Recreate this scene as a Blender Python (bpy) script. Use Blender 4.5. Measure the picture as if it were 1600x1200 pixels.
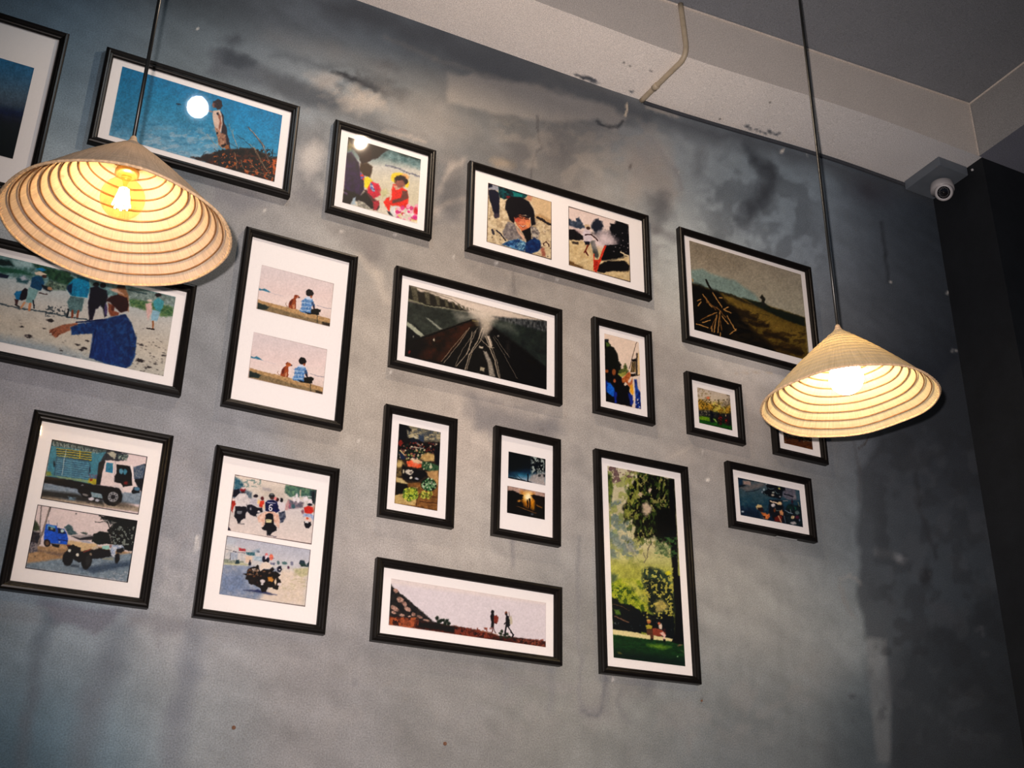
import bpy, bmesh, math
import numpy as np
from mathutils import Vector, Matrix

for o in list(bpy.data.objects):
    bpy.data.objects.remove(o, do_unlink=True)
SC = bpy.context.scene
COL = SC.collection

# ------------------------------------------------------------------ camera
S = 2.56                      # metres from the lens to the picture wall
CZ = 1.30                     # lens height above the floor
FPX = 1900.43                 # focal length in pixels of the 1600 px wide frame
R = np.array([[0.89315201, 0.39853604, -0.20844309],
              [-0.44951352, 0.80619642, -0.3846881],
              [0.014734, 0.43728294, 0.89920328]])     # columns: right, forward, up
cam_d = bpy.data.cameras.new('camera')
cam = bpy.data.objects.new('camera', cam_d)
COL.objects.link(cam)
cam_d.sensor_width = 36.0
cam_d.lens = FPX / 1600 * 36
cam.matrix_world = Matrix([[R[0][0], R[0][2], -R[0][1], 0],
                           [R[1][0], R[1][2], -R[1][1], 0],
                           [R[2][0], R[2][2], -R[2][1], CZ],
                           [0, 0, 0, 1]])
SC.camera = cam
SC.view_settings.view_transform = 'Standard'
SC.view_settings.look = 'None'
SC.view_settings.gamma = 1.0
SC.view_settings.use_curve_mapping = False
SC.view_settings.exposure = 0.0

# ------------------------------------------------------------------ light
W = bpy.data.worlds.new('world')
SC.world = W
W.use_nodes = True
W.node_tree.nodes['Background'].inputs[0].default_value = (0.46, 0.68, 1.0, 1)
W.node_tree.nodes['Background'].inputs[1].default_value = 0.06


def pt(x, y, z):
    """wall units (1 = lens to wall distance, z from the lens height) to metres"""
    return Vector((x * S, y * S, z * S + CZ))


def light(name, kind, loc, energy, color, size, target=None, **kw):
    d = bpy.data.lights.new(name, kind)
    d.energy = energy
    d.color = color
    d.shadow_soft_size = size
    for k, v in kw.items():
        setattr(d, k, v)
    o = bpy.data.objects.new(name, d)
    COL.objects.link(o)
    o.location = loc
    if target is not None:
        o.rotation_euler = (target - Vector(loc)).to_track_quat('-Z', 'Y').to_euler()
    return o


# the flash of the compact camera, just up and left of the lens
light('camera_flash', 'SPOT', Vector((-0.060, -0.02, CZ + 0.045)), 455, (1.0, 0.86, 0.80), 0.012,
      target=pt(0.57, 1, 0.52), spot_size=math.radians(67.5), spot_blend=1.0)
# bulb of the ceiling fitting above the pictures, out of frame
light('ceiling_bulb', 'SPOT', pt(0.398, 0.72, 0.9925), 31, (1.0, 0.76, 0.54), 0.016,
      target=pt(0.398, 0.74, 0.0), spot_size=math.radians(152), spot_blend=.35)
# cooler globe beside it
light('ceiling_globe', 'SPOT', pt(0.183, 0.72, 0.971), 9, (0.80, 0.92, 1.0), 0.032,
      target=pt(0.183, 0.74, 0.0), spot_size=math.radians(152), spot_blend=.35)


# ------------------------------------------------------------------ helpers
def link(name, me, parent=None, mats=(), smooth=False):
    o = bpy.data.objects.new(name, me)
    COL.objects.link(o)
    for m in mats:
        me.materials.append(m)
    if parent is not None:
        o.parent = parent
    if smooth:
        me.polygons.foreach_set('use_smooth', [True] * len(me.polygons))
    return o


def from_bm(name, bm, mat, parent=None, smooth=False):
    me = bpy.data.meshes.new(name)
    bmesh.ops.recalc_face_normals(bm, faces=bm.faces)
    bm.to_mesh(me)
    bm.free()
    return link(name, me, parent, mat if isinstance(mat, (list, tuple)) else (mat,), smooth)


def thing(name, label, cat, loc, group=None):
    o = bpy.data.objects.new(name, None)
    COL.objects.link(o)
    o.empty_display_size = 0.05
    o.location = loc
    o['label'] = label
    o['category'] = cat
    if group:
        o['group'] = group
    return o


def tag(o, label, cat, group=None):
    o['label'] = label
    o['category'] = cat
    if group:
        o['group'] = group
    return o


def add_box(bm, x0, x1, y0, y1, z0, z1, bevel=0.0):
    r = bmesh.ops.create_cube(bm, size=1.0)
    for v in r['verts']:
        v.co = Vector((x0 + (v.co.x + .5) * (x1 - x0), y0 + (v.co.y + .5) * (y1 - y0), z0 + (v.co.z + .5) * (z1 - z0)))
    if bevel:
        es = list({e for v in r['verts'] for e in v.link_edges})
        bmesh.ops.bevel(bm, geom=es, offset=bevel, segments=2, profile=0.5, affect='EDGES')


def add_lathe(bm, prof, seg=64, closed=False, mat=0):
    """prof: list of (r, z); spun about Z"""
    rings = []
    for r, z in prof:
        if r < 1e-6:
            rings.append([bm.verts.new((0, 0, z))])
        else:
            rings.append([bm.verts.new((r * math.cos(2 * math.pi * k / seg), r * math.sin(2 * math.pi * k / seg), z)) for k in range(seg)])
    n = len(rings)
    for i in range(n if closed else n - 1):
        a, b = rings[i], rings[(i + 1) % n]
        for k in range(seg):
            k2 = (k + 1) % seg
            if len(a) == 1 and len(b) == 1:
                continue
            if len(a) == 1:
                f = bm.faces.new((a[0], b[k], b[k2]))
            elif len(b) == 1:
                f = bm.faces.new((a[k], b[0], a[k2]))
            else:
                f = bm.faces.new((a[k], b[k], b[k2], a[k2]))
            f.material_index = mat


def add_tube(bm, pts, r, seg=12, caps=True):
    pts = [Vector(p) for p in pts]
    rings = []
    up = Vector((0, 0, 1))
    prev = None
    for i, p in enumerate(pts):
        t = (pts[min(i + 1, len(pts) - 1)] - pts[max(i - 1, 0)]).normalized()
        if prev is None:
            a = t.cross(Vector((0.3, 0.5, 0.81)) if abs(t.dot(up)) > .95 else up).normalized()
        else:
            a = (prev - t * prev.dot(t)).normalized()
        prev = a
        b = t.cross(a)
        rr = r[i] if isinstance(r, (list, tuple)) else r
        rings.append([bm.verts.new(p + a * rr * math.cos(2 * math.pi * k / seg) + b * rr * math.sin(2 * math.pi * k / seg)) for k in range(seg)])
    for i in range(len(rings) - 1):
        for k in range(seg):
            k2 = (k + 1) % seg
            bm.faces.new((rings[i][k], rings[i][k2], rings[i + 1][k2], rings[i + 1][k]))
    if caps:
        bm.faces.new(rings[0][::-1])
        bm.faces.new(rings[-1])


def add_torus(bm, rad, r, z, seg=96, sub=8):
    ring = []
    for k in range(seg):
        a = 2 * math.pi * k / seg
        ring.append([bm.verts.new(((rad + r * math.cos(2 * math.pi * j / sub)) * math.cos(a),
                                   (rad + r * math.cos(2 * math.pi * j / sub)) * math.sin(a),
                                   z + r * math.sin(2 * math.pi * j / sub))) for j in range(sub)])
    for k in range(seg):
        for j in range(sub):
            bm.faces.new((ring[k][j], ring[(k + 1) % seg][j], ring[(k + 1) % seg][(j + 1) % sub], ring[k][(j + 1) % sub]))


# ------------------------------------------------------------------ materials
def nodes(name):
    m = bpy.data.materials.new(name)
    m.use_nodes = True
    nt = m.node_tree
    return m, nt, nt.nodes['Principled BSDF']


def plain(name, col, rough=0.6, metal=0.0, coat=0.0, noise=0.06, scale=30, bump=0.0, spec=0.5):
    m, nt, b = nodes(name)
    b.inputs['Roughness'].default_value = rough
    b.inputs['Metallic'].default_value = metal
    b.inputs['Coat Weight'].default_value = coat
    b.inputs['Specular IOR Level'].default_value = spec
    tc = nt.nodes.new('ShaderNodeTexCoord')
    n = nt.nodes.new('ShaderNodeTexNoise')
    n.inputs['Scale'].default_value = scale
    n.inputs['Detail'].default_value = 5
    nt.links.new(tc.outputs['Object'], n.inputs['Vector'])
    r = nt.nodes.new('ShaderNodeValToRGB')
    r.color_ramp.elements[0].position = .3
    r.color_ramp.elements[1].position = .7
    r.color_ramp.elements[0].color = tuple(c * (1 - noise) for c in col[:3]) + (1,)
    r.color_ramp.elements[1].color = tuple(min(1, c * (1 + noise)) for c in col[:3]) + (1,)
    nt.links.new(n.outputs['Fac'], r.inputs['Fac'])
    nt.links.new(r.outputs['Color'], b.inputs['Base Color'])
    if bump:
        bp = nt.nodes.new('ShaderNodeBump')
        bp.inputs['Strength'].default_value = bump
        bp.inputs['Distance'].default_value = 0.002
        nt.links.new(n.outputs['Fac'], bp.inputs['Height'])
        nt.links.new(bp.outputs['Normal'], b.inputs['Normal'])
    return m


def plaster(name, attr=None, col=(.5, .5, .5), rough=.85, bump=.25, mottle=.12):
    """painted plaster: colour (attribute or constant) times soft mottling, fine grain and bump"""
    m, nt, b = nodes(name)
    N, L = nt.nodes, nt.links
    b.inputs['Roughness'].default_value = rough
    b.inputs['Specular IOR Level'].default_value = .25
    tc = N.new('ShaderNodeTexCoord')
    n1 = N.new('ShaderNodeTexNoise'); n1.inputs['Scale'].default_value = 9; n1.inputs['Detail'].default_value = 8; n1.inputs['Roughness'].default_value = .62
    n2 = N.new('ShaderNodeTexNoise'); n2.inputs['Scale'].default_value = 300; n2.inputs['Detail'].default_value = 2
    L.new(tc.outputs['Object'], n1.inputs['Vector']); L.new(tc.outputs['Object'], n2.inputs['Vector'])
    mr = N.new('ShaderNodeMapRange'); mr.inputs['From Min'].default_value = .3; mr.inputs['From Max'].default_value = .7
    mr.inputs['To Min'].default_value = 1 - mottle; mr.inputs['To Max'].default_value = 1 + mottle
    L.new(n1.outputs['Fac'], mr.inputs['Value'])
    mg = N.new('ShaderNodeMapRange'); mg.inputs['From Min'].default_value = .25; mg.inputs['From Max'].default_value = .75
    mg.inputs['To Min'].default_value = .72; mg.inputs['To Max'].default_value = 1.28
    L.new(n2.outputs['Fac'], mg.inputs['Value'])
    mu = N.new('ShaderNodeMath'); mu.operation = 'MULTIPLY'
    L.new(mr.outputs[0], mu.inputs[0]); L.new(mg.outputs[0], mu.inputs[1])
    vm = N.new('ShaderNodeVectorMath'); vm.operation = 'SCALE'
    if attr:
        a = N.new('ShaderNodeAttribute'); a.attribute_name = attr
        L.new(a.outputs['Color'], vm.inputs[0])
    else:
        vm.inputs[0].default_value = col
    L.new(mu.outputs[0], vm.inputs['Scale'])
    L.new(vm.outputs[0], b.inputs['Base Color'])
    ad = N.new('ShaderNodeMath'); ad.operation = 'MULTIPLY_ADD'; ad.inputs[1].default_value = .15
    L.new(n2.outputs['Fac'], ad.inputs[0]); L.new(n1.outputs['Fac'], ad.inputs[2])
    bp = N.new('ShaderNodeBump'); bp.inputs['Strength'].default_value = bump; bp.inputs['Distance'].default_value = .004
    L.new(ad.outputs[0], bp.inputs['Height']); L.new(bp.outputs['Normal'], b.inputs['Normal'])
    return m


def print_mat():
    m, nt, b = nodes('photo_paper')
    N, L = nt.nodes, nt.links
    a = N.new('ShaderNodeAttribute'); a.attribute_name = 'ink'
    tc = N.new('ShaderNodeTexCoord')
    n = N.new('ShaderNodeTexNoise'); n.inputs['Scale'].default_value = 260; n.inputs['Detail'].default_value = 2
    L.new(tc.outputs['Object'], n.inputs['Vector'])
    mr = N.new('ShaderNodeMapRange'); mr.inputs['From Min'].default_value = .25; mr.inputs['From Max'].default_value = .75
    mr.inputs['To Min'].default_value = .93; mr.inputs['To Max'].default_value = 1.07
    L.new(n.outputs['Fac'], mr.inputs['Value'])
    vm = N.new('ShaderNodeVectorMath'); vm.operation = 'SCALE'
    L.new(a.outputs['Color'], vm.inputs[0]); L.new(mr.outputs[0], vm.inputs['Scale'])
    L.new(vm.outputs[0], b.inputs['Base Color'])
    b.inputs['Roughness'].default_value = .5
    b.inputs['Specular IOR Level'].default_value = .2
    return m


def glass_mat(name, tint=(1, 1, 1), refl=0.022):
    m = bpy.data.materials.new(name)
    m.use_nodes = True
    nt = m.node_tree
    N, L = nt.nodes, nt.links
    N.remove(N['Principled BSDF'])
    t = N.new('ShaderNodeBsdfTransparent'); t.inputs[0].default_value = tint + (1,)
    g = N.new('ShaderNodeBsdfGlossy'); g.inputs['Roughness'].default_value = .035
    f = N.new('ShaderNodeLayerWeight'); f.inputs['Blend'].default_value = .5
    pw = N.new('ShaderNodeMath'); pw.operation = 'POWER'; pw.inputs[1].default_value = 5
    L.new(f.outputs['Facing'], pw.inputs[0])
    ma = N.new('ShaderNodeMath'); ma.operation = 'MULTIPLY_ADD'; ma.inputs[1].default_value = .6; ma.inputs[2].default_value = refl
    L.new(pw.outputs[0], ma.inputs[0])
    mx = N.new('ShaderNodeMixShader')
    L.new(ma.outputs[0], mx.inputs[0]); L.new(t.outputs[0], mx.inputs[1]); L.new(g.outputs[0], mx.inputs[2])
    L.new(mx.outputs[0], N['Material Output'].inputs['Surface'])
    return m


def emit_mat(name, col, strength):
    m = bpy.data.materials.new(name)
    m.use_nodes = True
    nt = m.node_tree
    nt.nodes.remove(nt.nodes['Principled BSDF'])
    e = nt.nodes.new('ShaderNodeEmission')
    e.inputs[0].default_value = col + (1,)
    e.inputs[1].default_value = strength
    nt.links.new(e.outputs[0], nt.nodes['Material Output'].inputs['Surface'])
    return m


def straw_mat(name, col, trans, fac):
    """palm leaf: fine radial strips, faint rings, lets some light through"""
    m, nt, b = nodes(name)
    N, L = nt.nodes, nt.links
    tc = N.new('ShaderNodeTexCoord')
    sp = N.new('ShaderNodeSeparateXYZ'); L.new(tc.outputs['Object'], sp.inputs[0])
    at = N.new('ShaderNodeMath'); at.operation = 'ARCTAN2'
    L.new(sp.outputs['Y'], at.inputs[0]); L.new(sp.outputs['X'], at.inputs[1])
    le = N.new('ShaderNodeVectorMath'); le.operation = 'LENGTH'; L.new(tc.outputs['Object'], le.inputs[0])
    cb = N.new('ShaderNodeCombineXYZ')
    m1 = N.new('ShaderNodeMath'); m1.operation = 'MULTIPLY'; m1.inputs[1].default_value = 42; L.new(at.outputs[0], m1.inputs[0])
    m2 = N.new('ShaderNodeMath'); m2.operation = 'MULTIPLY'; m2.inputs[1].default_value = 14; L.new(sp.outputs['Z'], m2.inputs[0])
    L.new(m1.outputs[0], cb.inputs[0]); L.new(m2.outputs[0], cb.inputs[1])
    n = N.new('ShaderNodeTexNoise'); n.inputs['Scale'].default_value = 1.0; n.inputs['Detail'].default_value = 4; n.inputs['Roughness'].default_value = .7
    L.new(cb.outputs[0], n.inputs['Vector'])
    n2 = N.new('ShaderNodeTexNoise'); n2.inputs['Scale'].default_value = 14; n2.inputs['Detail'].default_value = 4
    L.new(tc.outputs['Object'], n2.inputs['Vector'])
    ad = N.new('ShaderNodeMath'); ad.operation = 'MULTIPLY_ADD'; ad.inputs[1].default_value = .45
    L.new(n2.outputs['Fac'], ad.inputs[0]); L.new(n.outputs['Fac'], ad.inputs[2])
    r = N.new('ShaderNodeValToRGB')
    e = r.color_ramp.elements
    e[0].position = .42; e[0].color = tuple(c * .66 for c in col) + (1,)
    e[1].position = 1.0; e[1].color = tuple(min(1, c * 1.22) for c in col) + (1,)
    L.new(ad.outputs[0], r.inputs['Fac'])
    d = N.new('ShaderNodeBsdfDiffuse'); L.new(r.outputs['Color'], d.inputs[0])
    t = N.new('ShaderNodeBsdfTranslucent'); t.inputs[0].default_value = trans + (1,)
    bp = N.new('ShaderNodeBump'); bp.inputs['Strength'].default_value = .35; bp.inputs['Distance'].default_value = .0015
    L.new(n.outputs['Fac'], bp.inputs['Height']); L.new(bp.outputs['Normal'], d.inputs['Normal'])
    mx = N.new('ShaderNodeMixShader'); mx.inputs[0].default_value = fac
    L.new(d.outputs[0], mx.inputs[1]); L.new(t.outputs[0], mx.inputs[2])
    N.remove(b)
    L.new(mx.outputs[0], N['Material Output'].inputs['Surface'])
    return m


M_WALL = plaster('grey_distressed_plaster', attr='paint', mottle=.07)
M_CEIL = plaster('ceiling_plaster', attr='paint', rough=.9, bump=.1, mottle=.03)
M_FACE = plaster('cream_plaster', col=(.60, .56, .52), bump=.1, mottle=.03)
M_TOP = plaster('ceiling_grey', col=(.22, .235, .26), bump=.08, mottle=.04)
M_DARK = plaster('black_wall_paint', col=(.009, .011, .014), rough=.7, bump=.15, mottle=.2)
M_SLATE = plaster('slate_paint', col=(.16, .17, .21), bump=.1, mottle=.06)
M_BEAD = plaster('caulk_bead', col=(.62, .56, .50), bump=.1, mottle=.05)
M_FLOOR = plaster('screed_floor', col=(.22, .21, .2), bump=.1)
M_FRAME = plain('black_lacquered_wood', (.0045, .0035, .003), rough=.36, coat=.0, noise=.25, scale=60, spec=.22)
M_MAT = plain('mat_board', (.80, .77, .76), rough=.9, noise=.025, scale=220, spec=.1)
M_INK = print_mat()
M_GLASS = glass_mat('picture_glass')
M_BULB = glass_mat('amber_bulb_glass', (1.0, .90, .66), .05)
M_FIL = emit_mat('glowing_filament', (1.0, .74, .42), 170)
M_FROST = emit_mat('lit_frosted_bulb', (1.0, .78, .43), 50)
M_STRAW_L = straw_mat('palm_leaf', (.55, .435, .335), (.50, .36, .22), .07)
M_STRAW_R = straw_mat('palm_leaf_thin', (.60, .50, .34), (.60, .42, .17), .15)
M_HOOP = plain('bamboo_hoop', (.22, .105, .04), rough=.6, noise=.3, scale=90)
M_THREAD = plain('straw_binding', (.58, .40, .24), rough=.7, noise=.3, scale=160)
M_CORD = plain('black_cord', (.010, .011, .011), rough=.35, noise=.2)
M_BRASS = plain('brass_socket', (.55, .33, .12), rough=.35, metal=.7)
M_PIPE = plain('painted_conduit', (.42, .35, .25), rough=.5, noise=.12, scale=50)
M_CAMWH = plain('camera_plastic', (.36, .35, .36), rough=.45)
M_CAMBOX = plain('camera_box_grey', (.11, .13, .155), rough=.5)
M_LENS = plain('camera_lens_black', (.004, .004, .005), rough=.08, coat=1)
M_LED = plain('lens_ring', (.45, .45, .47), rough=.3)
M_PLUG = plain('brown_wall_plug', (.14, .065, .035), rough=.6)
M_CHIP = plain('white_filler', (.78, .76, .72), rough=.8)
M_TAPE = plain('grey_tape', (.30, .31, .32), rough=.5)


# ------------------------------------------------------------------ paint: colour per vertex of a real flat surface
def hsh(ix, iy, seed):
    n = (ix.astype(np.int64) * 374761393 + iy.astype(np.int64) * 668265263 + seed * 974711) & 0xffffffff
    n = ((n ^ (n >> 13)) * 1274126177) & 0xffffffff
    n = n ^ (n >> 16)
    return (n & 0xffff) / 65535.0


def vnoise(x, y, seed=0):
    ix = np.floor(x); iy = np.floor(y)
    fx = x - ix; fy = y - iy
    fx = fx * fx * (3 - 2 * fx); fy = fy * fy * (3 - 2 * fy)
    a = hsh(ix, iy, seed); b = hsh(ix + 1, iy, seed); c = hsh(ix, iy + 1, seed); d = hsh(ix + 1, iy + 1, seed)
    return (a * (1 - fx) + b * fx) * (1 - fy) + (c * (1 - fx) + d * fx) * fy


def fbm(x, y, seed=0, o=4):
    s = 0; a = .5; t = 0
    for k in range(o):
        s = s + a * vnoise(x, y, seed + k * 17); t += a
        x = x * 2.03; y = y * 2.03; a *= .55
    return s / t


def lin(c):
    c = np.asarray(c, float) / 255.0
    return np.where(c <= .04045, c / 12.92, ((c + .055) / 1.055) ** 2.4)


class Paint:
    """colours in 0..255 display values at points whose drawing coordinates are x, y"""

    def __init__(s, x, y, base):
        s.x = x; s.y = y; s.fx = x; s.fy = y; s.k = 1.7; s.cor = None; s.gx = x; s.gy = y
        s.c = np.empty((len(x), 3)); s.c[:] = base

    def view(s, ox, oy, k):
        s.x = (s.fx - ox) * k; s.y = (s.fy - oy) * k; s.k = k

    def border(s, col, w=1.2, a=.9):
        x, y, k = s.x, s.y, s.k
        s.x, s.y, s.k = s.gx, s.gy, 1
        s.line(list(s.cor) + [s.cor[0]], col, w * 1.5, .8, a)
        s.x, s.y, s.k = x, y, k

    def dots(s, n, box, col, r=(2, 4), seed=1, inside=None, a=.9, asp=1.0, ang=0):
        rg = np.random.RandomState(seed)
        for _ in range(n):
            x = box[0] + rg.rand() * (box[2] - box[0]); y = box[1] + rg.rand() * (box[3] - box[1])
            if inside is not None and not inside(x, y):
                rg.rand(2); continue
            c = col[rg.randint(len(col))]; q = r[0] + rg.rand() * (r[1] - r[0])
            s.ell(x, y, q, q * asp, c, ang, a=a)

    def _mix(s, idx, col, a):
        a = np.clip(a, 0, 1)[:, None]
        if isinstance(col, tuple) and isinstance(col[0], (tuple, list)):
            c1, c2, sc = col[:3]
            asp = col[3] if len(col) > 3 else 1
            ct = col[4] if len(col) > 4 else 1.8
            t = np.clip((fbm(s.x[idx] / sc, s.y[idx] / (sc * asp), int(sum(c1) + sc), 3) - .5) * ct + .5, 0, 1)[:, None]
            col = np.array(c1) * (1 - t) + np.array(c2) * t
        else:
            col = np.array(col, float)
        s.c[idx] = s.c[idx] * (1 - a) + col * a

    def _warp(s, idx, jit, js, seed):
        x = s.x[idx]; y = s.y[idx]
        if jit:
            x = x + (fbm(x / js, y / js, seed, 3) - .5) * 2 * jit
            y = y + (fbm(x / js + 31, y / js + 7, seed + 5, 3) - .5) * 2 * jit
        return x, y

    def poly(s, pts, col, soft=None, a=1.0, jit=0, js=12, seed=1):
        soft = s.k * .7 if soft is None else soft
        P = np.array(pts, float)
        m = soft + jit * 1.2 + 1
        idx = np.where((s.x > P[:, 0].min() - m) & (s.x < P[:, 0].max() + m) & (s.y > P[:, 1].min() - m) & (s.y < P[:, 1].max() + m))[0]
        if not len(idx):
            return
        x, y = s._warp(idx, jit, js, seed)
        d = np.full(len(idx), 1e9); ins = np.zeros(len(idx), bool)
        for i in range(len(P)):
            x0, y0 = P[i]; x1, y1 = P[(i + 1) % len(P)]
            dx, dy = x1 - x0, y1 - y0
            t = np.clip(((x - x0) * dx + (y - y0) * dy) / (dx * dx + dy * dy + 1e-9), 0, 1)
            d = np.minimum(d, np.hypot(x - x0 - t * dx, y - y0 - t * dy))
            if dy != 0:
                c = ((y0 > y) != (y1 > y)) & (x < dx * (y - y0) / dy + x0)
                ins ^= c
        sd = np.where(ins, d, -d)
        s._mix(idx, col, (sd / soft * .5 + .5) * 1.0 if a == 1 else np.clip(sd / soft * .5 + .5, 0, 1) * a)

    def line(s, pts, col, w=1.5, soft=None, a=1.0, jit=0, js=12, seed=1):
        soft = s.k * .8 if soft is None else soft
        P = np.array(pts, float)
        m = w + soft + jit + 1
        for i in range(len(P) - 1):
            x0, y0 = P[i]; x1, y1 = P[i + 1]
            idx = np.where((s.x > min(x0, x1) - m) & (s.x < max(x0, x1) + m) & (s.y > min(y0, y1) - m) & (s.y < max(y0, y1) + m))[0]
            if not len(idx):
                continue
            x, y = s._warp(idx, jit, js, seed)
            dx, dy = x1 - x0, y1 - y0
            t = np.clip(((x - x0) * dx + (y - y0) * dy) / (dx * dx + dy * dy + 1e-9), 0, 1)
            d = np.hypot(x - x0 - t * dx, y - y0 - t * dy)
            s._mix(idx, col, np.clip((w / 2 - d) / soft + .5, 0, 1) * a)

    def ell(s, cx, cy, rx, ry, col, ang=0, soft=None, a=1.0, jit=0, js=12, seed=1):
        soft = s.k * .7 if soft is None else soft
        m = max(rx, ry) + soft + jit + 1
        idx = np.where((abs(s.x - cx) < m) & (abs(s.y - cy) < m))[0]
        if not len(idx):
            return
        x, y = s._warp(idx, jit, js, seed)
        c, q = math.cos(math.radians(ang)), math.sin(math.radians(ang))
        u = (x - cx) * c + (y - cy) * q; v = -(x - cx) * q + (y - cy) * c
        d = (1 - np.hypot(u / rx, v / ry)) * min(rx, ry)
        s._mix(idx, col, np.clip(d / soft * .5 + .5, 0, 1) * a)

    def grad(s, p0, p1, stops, a=1.0):
        """linear gradient over everything; stops [(t, colour)]"""
        dx, dy = p1[0] - p0[0], p1[1] - p0[1]
        t = ((s.x - p0[0]) * dx + (s.y - p0[1]) * dy) / (dx * dx + dy * dy)
        ts = [q[0] for q in stops]
        c = np.stack([np.interp(t, ts, [q[1][k] for q in stops]) for k in range(3)], 1)
        s.c = s.c * (1 - a) + c * a

    def blot(s, x0, y0, x1, y1, col, sc=10, thr=.5, soft=.06, a=1.0, seed=3, asp=1.0, edge=8):
        """noise-shaped flecks within a soft box"""
        idx = np.where((s.x > x0) & (s.x < x1) & (s.y > y0) & (s.y < y1))[0]
        if not len(idx):
            return
        x = s.x[idx]; y = s.y[idx]
        n = fbm(x / sc, y / (sc * asp), seed, 3)
        e = np.clip(np.minimum(np.minimum(x - x0, x1 - x), np.minimum(y - y0, y1 - y)) / edge, 0, 1)
        s._mix(idx, col, np.clip((n - thr) / soft + .5, 0, 1) * e * a)


def to_frame(v):
    """where points (metres) fall in the 1600 x 1200 frame the measurements were taken in"""
    d = (np.asarray(v) - np.array([0, 0, CZ])) @ R
    return 800 + FPX * d[:, 0] / d[:, 1], 600 - FPX * d[:, 2] / d[:, 1]


def set_ink(me, c, name):
    at = me.color_attributes.new(name, 'FLOAT_COLOR', 'POINT')
    buf = np.ones((len(c), 4), np.float32)
    buf[:, :3] = lin(np.clip(c, 0, 255))
    at.data.foreach_set('color', buf.ravel())


def grid_mesh(name, us, vs, fn):
    """mesh over the us x vs lattice; fn(U, V) -> (n,3) coordinates"""
    nu, nv = len(us), len(vs)
    U, V = np.meshgrid(us, vs)
    co = fn(U.ravel(), V.ravel())
    i = np.arange((nu - 1) * (nv - 1))
    r = i // (nu - 1); c = i % (nu - 1)
    a = r * nu + c
    q = np.stack([a, a + 1, a + 1 + nu, a + nu], 1).astype(np.int32)
    me = bpy.data.meshes.new(name)
    me.vertices.add(len(co)); me.vertices.foreach_set('co', co.astype(np.float32).ravel())
    me.loops.add(q.size); me.loops.foreach_set('vertex_index', q.ravel())
    me.polygons.add(len(q)); me.polygons.foreach_set('loop_start', (np.arange(len(q)) * 4).astype(np.int32))
    me.update(calc_edges=True)
    return me, co


# ------------------------------------------------------------------ the room
def zs(x):            # underside of the perimeter beam (wall units), sagging a little to the left
    t = np.clip((np.asarray(x, float) - .60) / .42, 0, 1)
    return .969 + .0205 * t * t * (3 - 2 * t)


def zt(x):            # main ceiling
    return np.interp(x, [-1.2, .5, 1.137, 2.0], [1.036, 1.036, 1.077, 1.085])


YB = .909             # face of the perimeter beam
XR = 1.142            # right-hand end of the picture wall


def m3(a, b, c):
    return np.stack([a * S, b * S, c * S + CZ], 1)


def structure(o):
    o['kind'] = 'structure'
    return o


# picture wall: fine lattice where its stains show
us = np.unique(np.concatenate([np.arange(-1.1, -.16, .05), np.arange(-.16, XR, .0021), [XR]]))
ts = np.unique(np.concatenate([np.arange(0, .40, .04), np.arange(.40, 1, .0022), [1.0]]))     # 0 floor .. 1 beam


def wall_fn(U, T):
    z0 = -CZ / S
    z = z0 + T * (zs(U) - z0)
    return m3(U, np.ones_like(U), z)


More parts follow.
